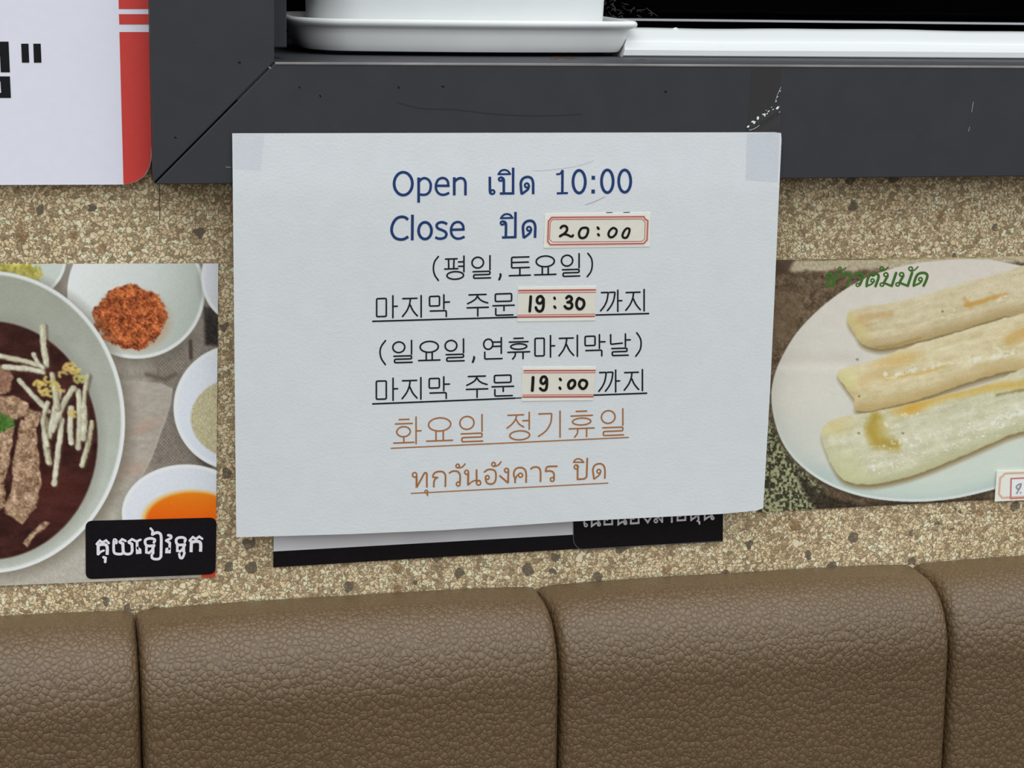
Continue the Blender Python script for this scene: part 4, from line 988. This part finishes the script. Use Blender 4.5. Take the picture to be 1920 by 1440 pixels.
# left card
DC = .0009
card = empty('noodle_photo_card', P(205, 1092, 0)); tag(card, 'printed photo card of dark noodle soup and small bowls, left of the notice sheet', 'menu card')
card_mesh('photo_print', [(-90, 495.5), (409.3, 494), (404.3, 1082), (-90, 1102)], DC, 1.5, paint_noodles, lambda X, Y: (X/.4442, (Y-480)/.4444), card)
K8 = mp(160, 970, 250/1920, 120/922)
lb = poly('name_label', rounded(K8([(2, 52), (1890, 4), (1876, 818), (6, 892)]), 13.5, 8), const(DC+.0003), M['label'], card, 0, .0002)
lb['label'] = 'rounded black label with white Khmer letters'
w = 5.9; v_ = 4.0
kh = [(K8([(163, 385), (208, 335), (246, 362), (298, 333), (338, 372)]), 4.4), (K8([(185, 375), (186, 540)]), w, False, False), (K8([(185, 535), (228, 492), (266, 478)]), v_), (K8(sm([(190, 400), (250, 388), (300, 402), (316, 445), (314, 540)])), w, False, False), (K8([(262, 575), (290, 585), (286, 642)]), 5.0),
      (K8(sm([(445, 370), (445, 335), (415, 325), (408, 400), (410, 485), (430, 520), (490, 530), (535, 520), (545, 480)])), w*.85), (K8([(545, 490), (540, 380), (500, 358)]), w*.95), (K8([(492, 352), (530, 315), (580, 340)]), 4.3), (K8(sm([(548, 490), (570, 522), (620, 530), (662, 512), (676, 470)])), w*.85), (K8([(676, 480), (670, 385), (628, 362)]), w*.9), (K8([(622, 352), (672, 315), (738, 348), (795, 322)]), 4.4),
      (K8([(745, 360), (748, 510), (790, 505), (788, 470), (755, 440)]), w*.85),
      (K8(sm([(988, 362), (1000, 325), (960, 305), (900, 308), (862, 335), (868, 390), (905, 412), (990, 408)])), w*.85), (K8([(880, 415), (878, 505), (920, 512), (962, 470)]), w*.8), (K8([(990, 405), (972, 440), (975, 515)]), w*.9),
      (K8(sm([(958, 540), (962, 585), (1010, 602), (1065, 595), (1088, 560)])), w*.8), (K8(sm([(1089, 565), (1092, 430), (1092, 290), (1075, 235), (1025, 220), (965, 246)])), w*.9), (K8([(962, 242), (970, 195), (940, 160)]), 4.3),
      (K8(sm([(1195, 258), (1232, 268), (1228, 300), (1165, 335)])), w*.85), (K8([(1165, 335), (1216, 368), (1212, 500), (1168, 500), (1172, 458), (1205, 452)]), w*.8),
      (K8(sm([(1432, 350), (1440, 312), (1400, 290), (1340, 295), (1308, 325), (1318, 380), (1360, 398), (1432, 392)])), w*.85), (K8([(1325, 400), (1324, 482), (1368, 490), (1408, 450)]), w*.8), (K8([(1432, 392), (1415, 430), (1418, 492)]), w*.9), (K8(sm([(1352, 530), (1366, 582), (1400, 580), (1428, 512)])), w*.8),
      (K8([(1502, 335), (1548, 285), (1592, 312), (1640, 278), (1682, 308)]), 4.4), (K8([(1528, 335), (1522, 502)]), w, False, False), (K8(sm([(1535, 358), (1600, 345), (1650, 360), (1662, 410), (1658, 495)])), w, False, False)]
ink('label_lettering', kh, const(DC+.00042), M['label_white'], lb)

# right card
pc = empty('rice_roll_photo_card', P(1700, 950, 0)); tag(pc, 'printed photo card of three pale rice rolls on a white oval plate', 'menu card')
card_mesh('photo_print', [(1441, 487.5), (2090, 478), (2090, 924), (1420, 960.5)], DC, 1.5, paint_rolls, lambda X, Y: ((X-1420)/.3472, (Y-470)/.3472), pc)
Nn = mp(1530, 490, 220/1920, 60/524); w = 4.9
gr = [(Nn(sm([(205, 260), (185, 225), (225, 205), (262, 230), (235, 280), (190, 330), (165, 400)])), w), (Nn([(160, 400), (290, 398)]), w*.9), (Nn([(345, 200), (290, 300), (275, 400)]), w),
      (Nn(circ(392, 118, 24, 22)), 2.4, True), (Nn(sm([(385, 158), (430, 150), (488, 105)])), 2.6),
      (Nn(sm([(402, 240), (460, 202), (530, 202), (565, 235), (545, 310), (510, 402)])), w),
      (Nn(sm([(625, 235), (690, 198), (745, 205), (770, 245), (750, 310), (715, 385)])), w), (Nn(circ(685, 385, 28, 25)), 2.6, True),
      (Nn(sm([(830, 405), (838, 320), (870, 245), (905, 212), (935, 232), (975, 205), (1018, 222), (1020, 280), (975, 405)])), w), (Nn(circ(925, 312, 26, 26)), 2.6, True), (Nn(sm([(955, 322), (915, 368), (835, 402)])), 3.2),
      (Nn(circ(1075, 115, 27, 24)), 3.0, True), (Nn(sm([(1072, 155), (1130, 142), (1178, 98)])), 2.8),
      (Nn(circ(1145, 218, 33, 30)), 3.0, True), (Nn([(1172, 240), (1110, 355)]), w), (Nn(circ(1080, 380, 30, 26)), 2.8, True), (Nn([(1105, 350), (1225, 398)]), w*.85), (Nn([(1312, 190), (1240, 402)]), w),
      (Nn(circ(1402, 215, 33, 30)), 3.0, True), (Nn([(1428, 238), (1368, 350)]), w), (Nn(circ(1338, 376, 30, 26)), 2.8, True), (Nn([(1362, 346), (1485, 395)]), w*.85), (Nn([(1572, 190), (1502, 400)]), w),
      (Nn(circ(1550, 120, 31, 28)), 2.6, True), (Nn(sm([(1548, 158), (1605, 148), (1668, 90)])), 2.6),
      (Nn(sm([(1600, 398), (1618, 310), (1660, 220), (1725, 190), (1790, 195), (1822, 232), (1808, 300), (1762, 398)])), w), (Nn(circ(1710, 294, 28, 28)), 2.8, True), (Nn(sm([(1738, 305), (1700, 355), (1608, 396)])), 3.4)]
ink('green_lettering', gr, const(DC+.00012), M['green_ink'], pc)
Rr = mp(1860, 870, 60/1080, 80/1440)
ps = poly('price_sticker', Rr([(170, 235), (2300, 160), (2240, 1160), (95, 1268)]), const(DC+.0012), M['cream'], pc, 0, .0006); ps['label'] = 'small cream sticker with a red inner box'
DQ = const(DC+.0013)
poly('sticker_panel', Rr([(650, 490), (2150, 430), (2100, 1090), (630, 1160)]), DQ, flat('sticker_white', C(226, 224, 222), .6, .2), ps)
ink('sticker_border', [(Rr(fillet([(2280, 255), (620, 305), (420, 320), (380, 400), (285, 450), (240, 980), (250, 1040), (320, 1090), (350, 1140), (520, 1125), (2230, 1045)], 20)), 3.2)], const(DC+.00134), M['tan_line'], ps)
ink('sticker_border', [(Rr([(650, 490), (2150, 430), (2100, 1090), (630, 1160)]), 2.7, True)], const(DC+.00138), M['red_line_soft'], ps)
ink('handwritten_price', [(Rr(sm([(985, 668), (900, 690), (825, 765), (870, 850), (930, 800), (985, 672)])), 2.6), (Rr(sm([(985, 672), (960, 780), (900, 880), (835, 990)])), 2.6), (Rr([(968, 950), (972, 985)]), 2.2)], const(DC+.00142), flat('faded_pen', C(140, 136, 132), .6, .2), ps)

# card mostly hidden behind the notice sheet
hc = empty('dark_photo_card', P(930, 1040, 0)); tag(hc, 'dark printed card mostly hidden behind the notice sheet, only its black lower edge showing', 'menu card')
hd = const(DC+.0003)
poly('photo_print', [(516, 620), (1366, 600), (1355, 1015.5), (1075, 1029.5), (800, 1046), (512.5, 1064)], hd, M['label'], hc, 0, .0006)
poly('printed_band', [(516, 640), (1362, 620), (1357, 985), (1075, 1002.5), (800, 1018), (512.8, 1034)], hd, M['grey_band'], hc, .00008)
hl = poly('name_label', rounded([(1076, 900), (1357.5, 884), (1355, 1014.5), (1075, 1030.5)], [0, 0, 0, 14], 8), hd, M['label'], hc, .00035, .0002); hl['label'] = 'black label with white Thai letters'
ink('label_outline', [(fillet([(1074.8, 962), (1075.2, 1018), (1086, 1030.2), (1150, 1026.5)], 9), .9), ([(1150, 1026.5), (1353, 1014.2)], .6)], hd, M['label_outline'], hl, .00042)
Mm = mp(1070, 950, 300/1920, 100/640); w = 3.6
tl = [(Mm([(162, 90), (164, 205)]), w), (Mm(circ(182, 222, 17, 17)), 2.4, True),
      (Mm([(250, 90), (254, 232), (300, 200), (345, 190)]), w), (Mm([(330, 80), (332, 215)]), w), (Mm(circ(340, 214, 18, 17)), 2.2, True),
      (Mm([(405, 90), (405, 215), (498, 210), (498, 80)]), w), (Mm([(405, 150), (440, 160)]), w*.8),
      (Mm([(570, 80), (572, 212), (620, 180), (665, 172)]), w), (Mm([(648, 70), (650, 198)]), w), (Mm(circ(656, 196, 18, 17)), 2.2, True),
      (Mm([(722, 70), (722, 202), (815, 196), (815, 60)]), w), (Mm([(722, 140), (758, 148)]), w*.8),
      (Mm([(872, 120), (925, 188), (962, 130), (958, 60)]), w),
      (Mm(circ(1022, 172, 20, 18)), 2.6, True), (Mm([(1010, 150), (1050, 128), (1096, 182)]), w*.8), (Mm([(1098, 60), (1098, 184)]), w),
      (Mm([(1180, 70), (1214, 80), (1214, 184)]), w),
      (Mm([(1284, 60), (1282, 166), (1376, 160), (1376, 40)]), w), (Mm([(1284, 110), (1322, 116)]), w*.8),
      (Mm([(1440, 40), (1448, 158), (1505, 118)]), w), (Mm([(1530, 30), (1534, 155)]), w), (Mm([(1520, 172), (1546, 182), (1544, 206)]), w*.85),
      (Mm([(1606, 20), (1610, 152), (1660, 120), (1700, 112)]), w), (Mm([(1692, 20), (1692, 138)]), w), (Mm(circ(1702, 138, 17, 16)), 2.2, True)]
ink('label_lettering', tl, hd, M['label_white'], hl, .00048)

# ------------------------------------------------------------------ leather bench against the wall
bench = empty('bench_seat', (0, 0, ZF)); tag(bench, 'padded brown leather bench with a channelled backrest, standing against the stone wall', 'bench')
BT = .060                                                     # the backrest stands this far off the wall
zc_ = P(960, 1096, .004)[2]-.0014                             # height of its flat top
# cross-section from the wall over the top and down the front: (distance from wall, height)
sec = []
for i in range(8): sec.append((.002+.026*i/7, zc_-.0012*(1-i/7)**2))
for i in range(1, 29):
    a = math.pi/2*i/28
    sec.append((.028+(BT-.028)*math.sin(a), zc_-.040*(1-math.cos(a))))
z = sec[-1][1]
while z > ZSEAT: z -= .012; sec.append((BT+.012*(1-math.exp(-(sec[35][1]-z)/.25)), max(z, ZSEAT)))
BS = BT-.004
seams = [P(266, 1400, BS)[0], P(1047, 1400, BS)[0], P(1768, 1400, BS)[0]]
wid = (seams[2]-seams[0])/2
xsb = [seams[0]-2*wid, seams[0]-wid, seams[0], seams[1], seams[2], seams[2]+wid, seams[2]+2*wid]
sec = np.array(sec)
tg = np.gradient(sec, axis=0); nrm = np.stack([-tg[:, 1], tg[:, 0]], 1); nrm /= np.linalg.norm(nrm, axis=1)[:, None]
def backrest_panel(x0, x1, seed):
    L = x1-x0; us = np.concatenate([np.linspace(0, .012, 9), np.linspace(.012, .03, 7)[1:], np.linspace(.03, L-.03, 24)[1:-1], np.linspace(L-.03, L-.012, 7)[:-1], np.linspace(L-.012, L, 9)])
    V, Fc = [], []; n = len(sec)
    for u in us:
        e_ = min(u, L-u)
        drop = .0065*math.exp(-e_/.0016)+.0012*math.exp(-e_/.010)
        puff = .0035*(1-(2*u/L-1)**4)
        for k in range(n):
            o = (puff-drop)*min(1, .35+k*.08)
            V.append((x0+u, -(sec[k, 0]+nrm[k, 0]*o*(1 if k > 2 else 0)), sec[k, 1]+nrm[k, 1]*o))
    m_ = len(us)
    for i in range(m_-1):
        for k in range(n-1): Fc.append((i*n+k, i*n+k+1, (i+1)*n+k+1, (i+1)*n+k))
    # sides and back
    b0 = len(V); V.append((x0, -.001, sec[-1, 1])); V.append((x1, -.001, sec[-1, 1]))
    Fc.append(tuple(range(n))[::-1]+(b0,)); Fc.append(tuple(range((m_-1)*n, m_*n))+(b0+1,))
    Fc.append((0, (m_-1)*n, b0+1, b0))
    bm = bmesh.new(); t_ = bpy.data.meshes.new('t'); t_.from_pydata(V, [], Fc); bm.from_mesh(t_); bpy.data.meshes.remove(t_)
    o = from_bm('backrest_panel', bm, M['leather'], bench, True)
    return o
gap = .0002
for i in range(len(xsb)-1): backrest_panel(xsb[i]+gap, xsb[i+1]-gap, i)
X0, X1 = xsb[0], xsb[-1]
bm = bmesh.new(); bm_box(bm, X0, X1, -.50, -.002, ZSEAT-.09, ZSEAT-.001, .022); from_bm('seat', bm, M['leather'], bench, True)
bm = bmesh.new(); bm_box(bm, X0+.01, X1-.01, -.45, -.002, ZF, ZSEAT-.0905, .003); from_bm('plinth', bm, M['wood'], bench)
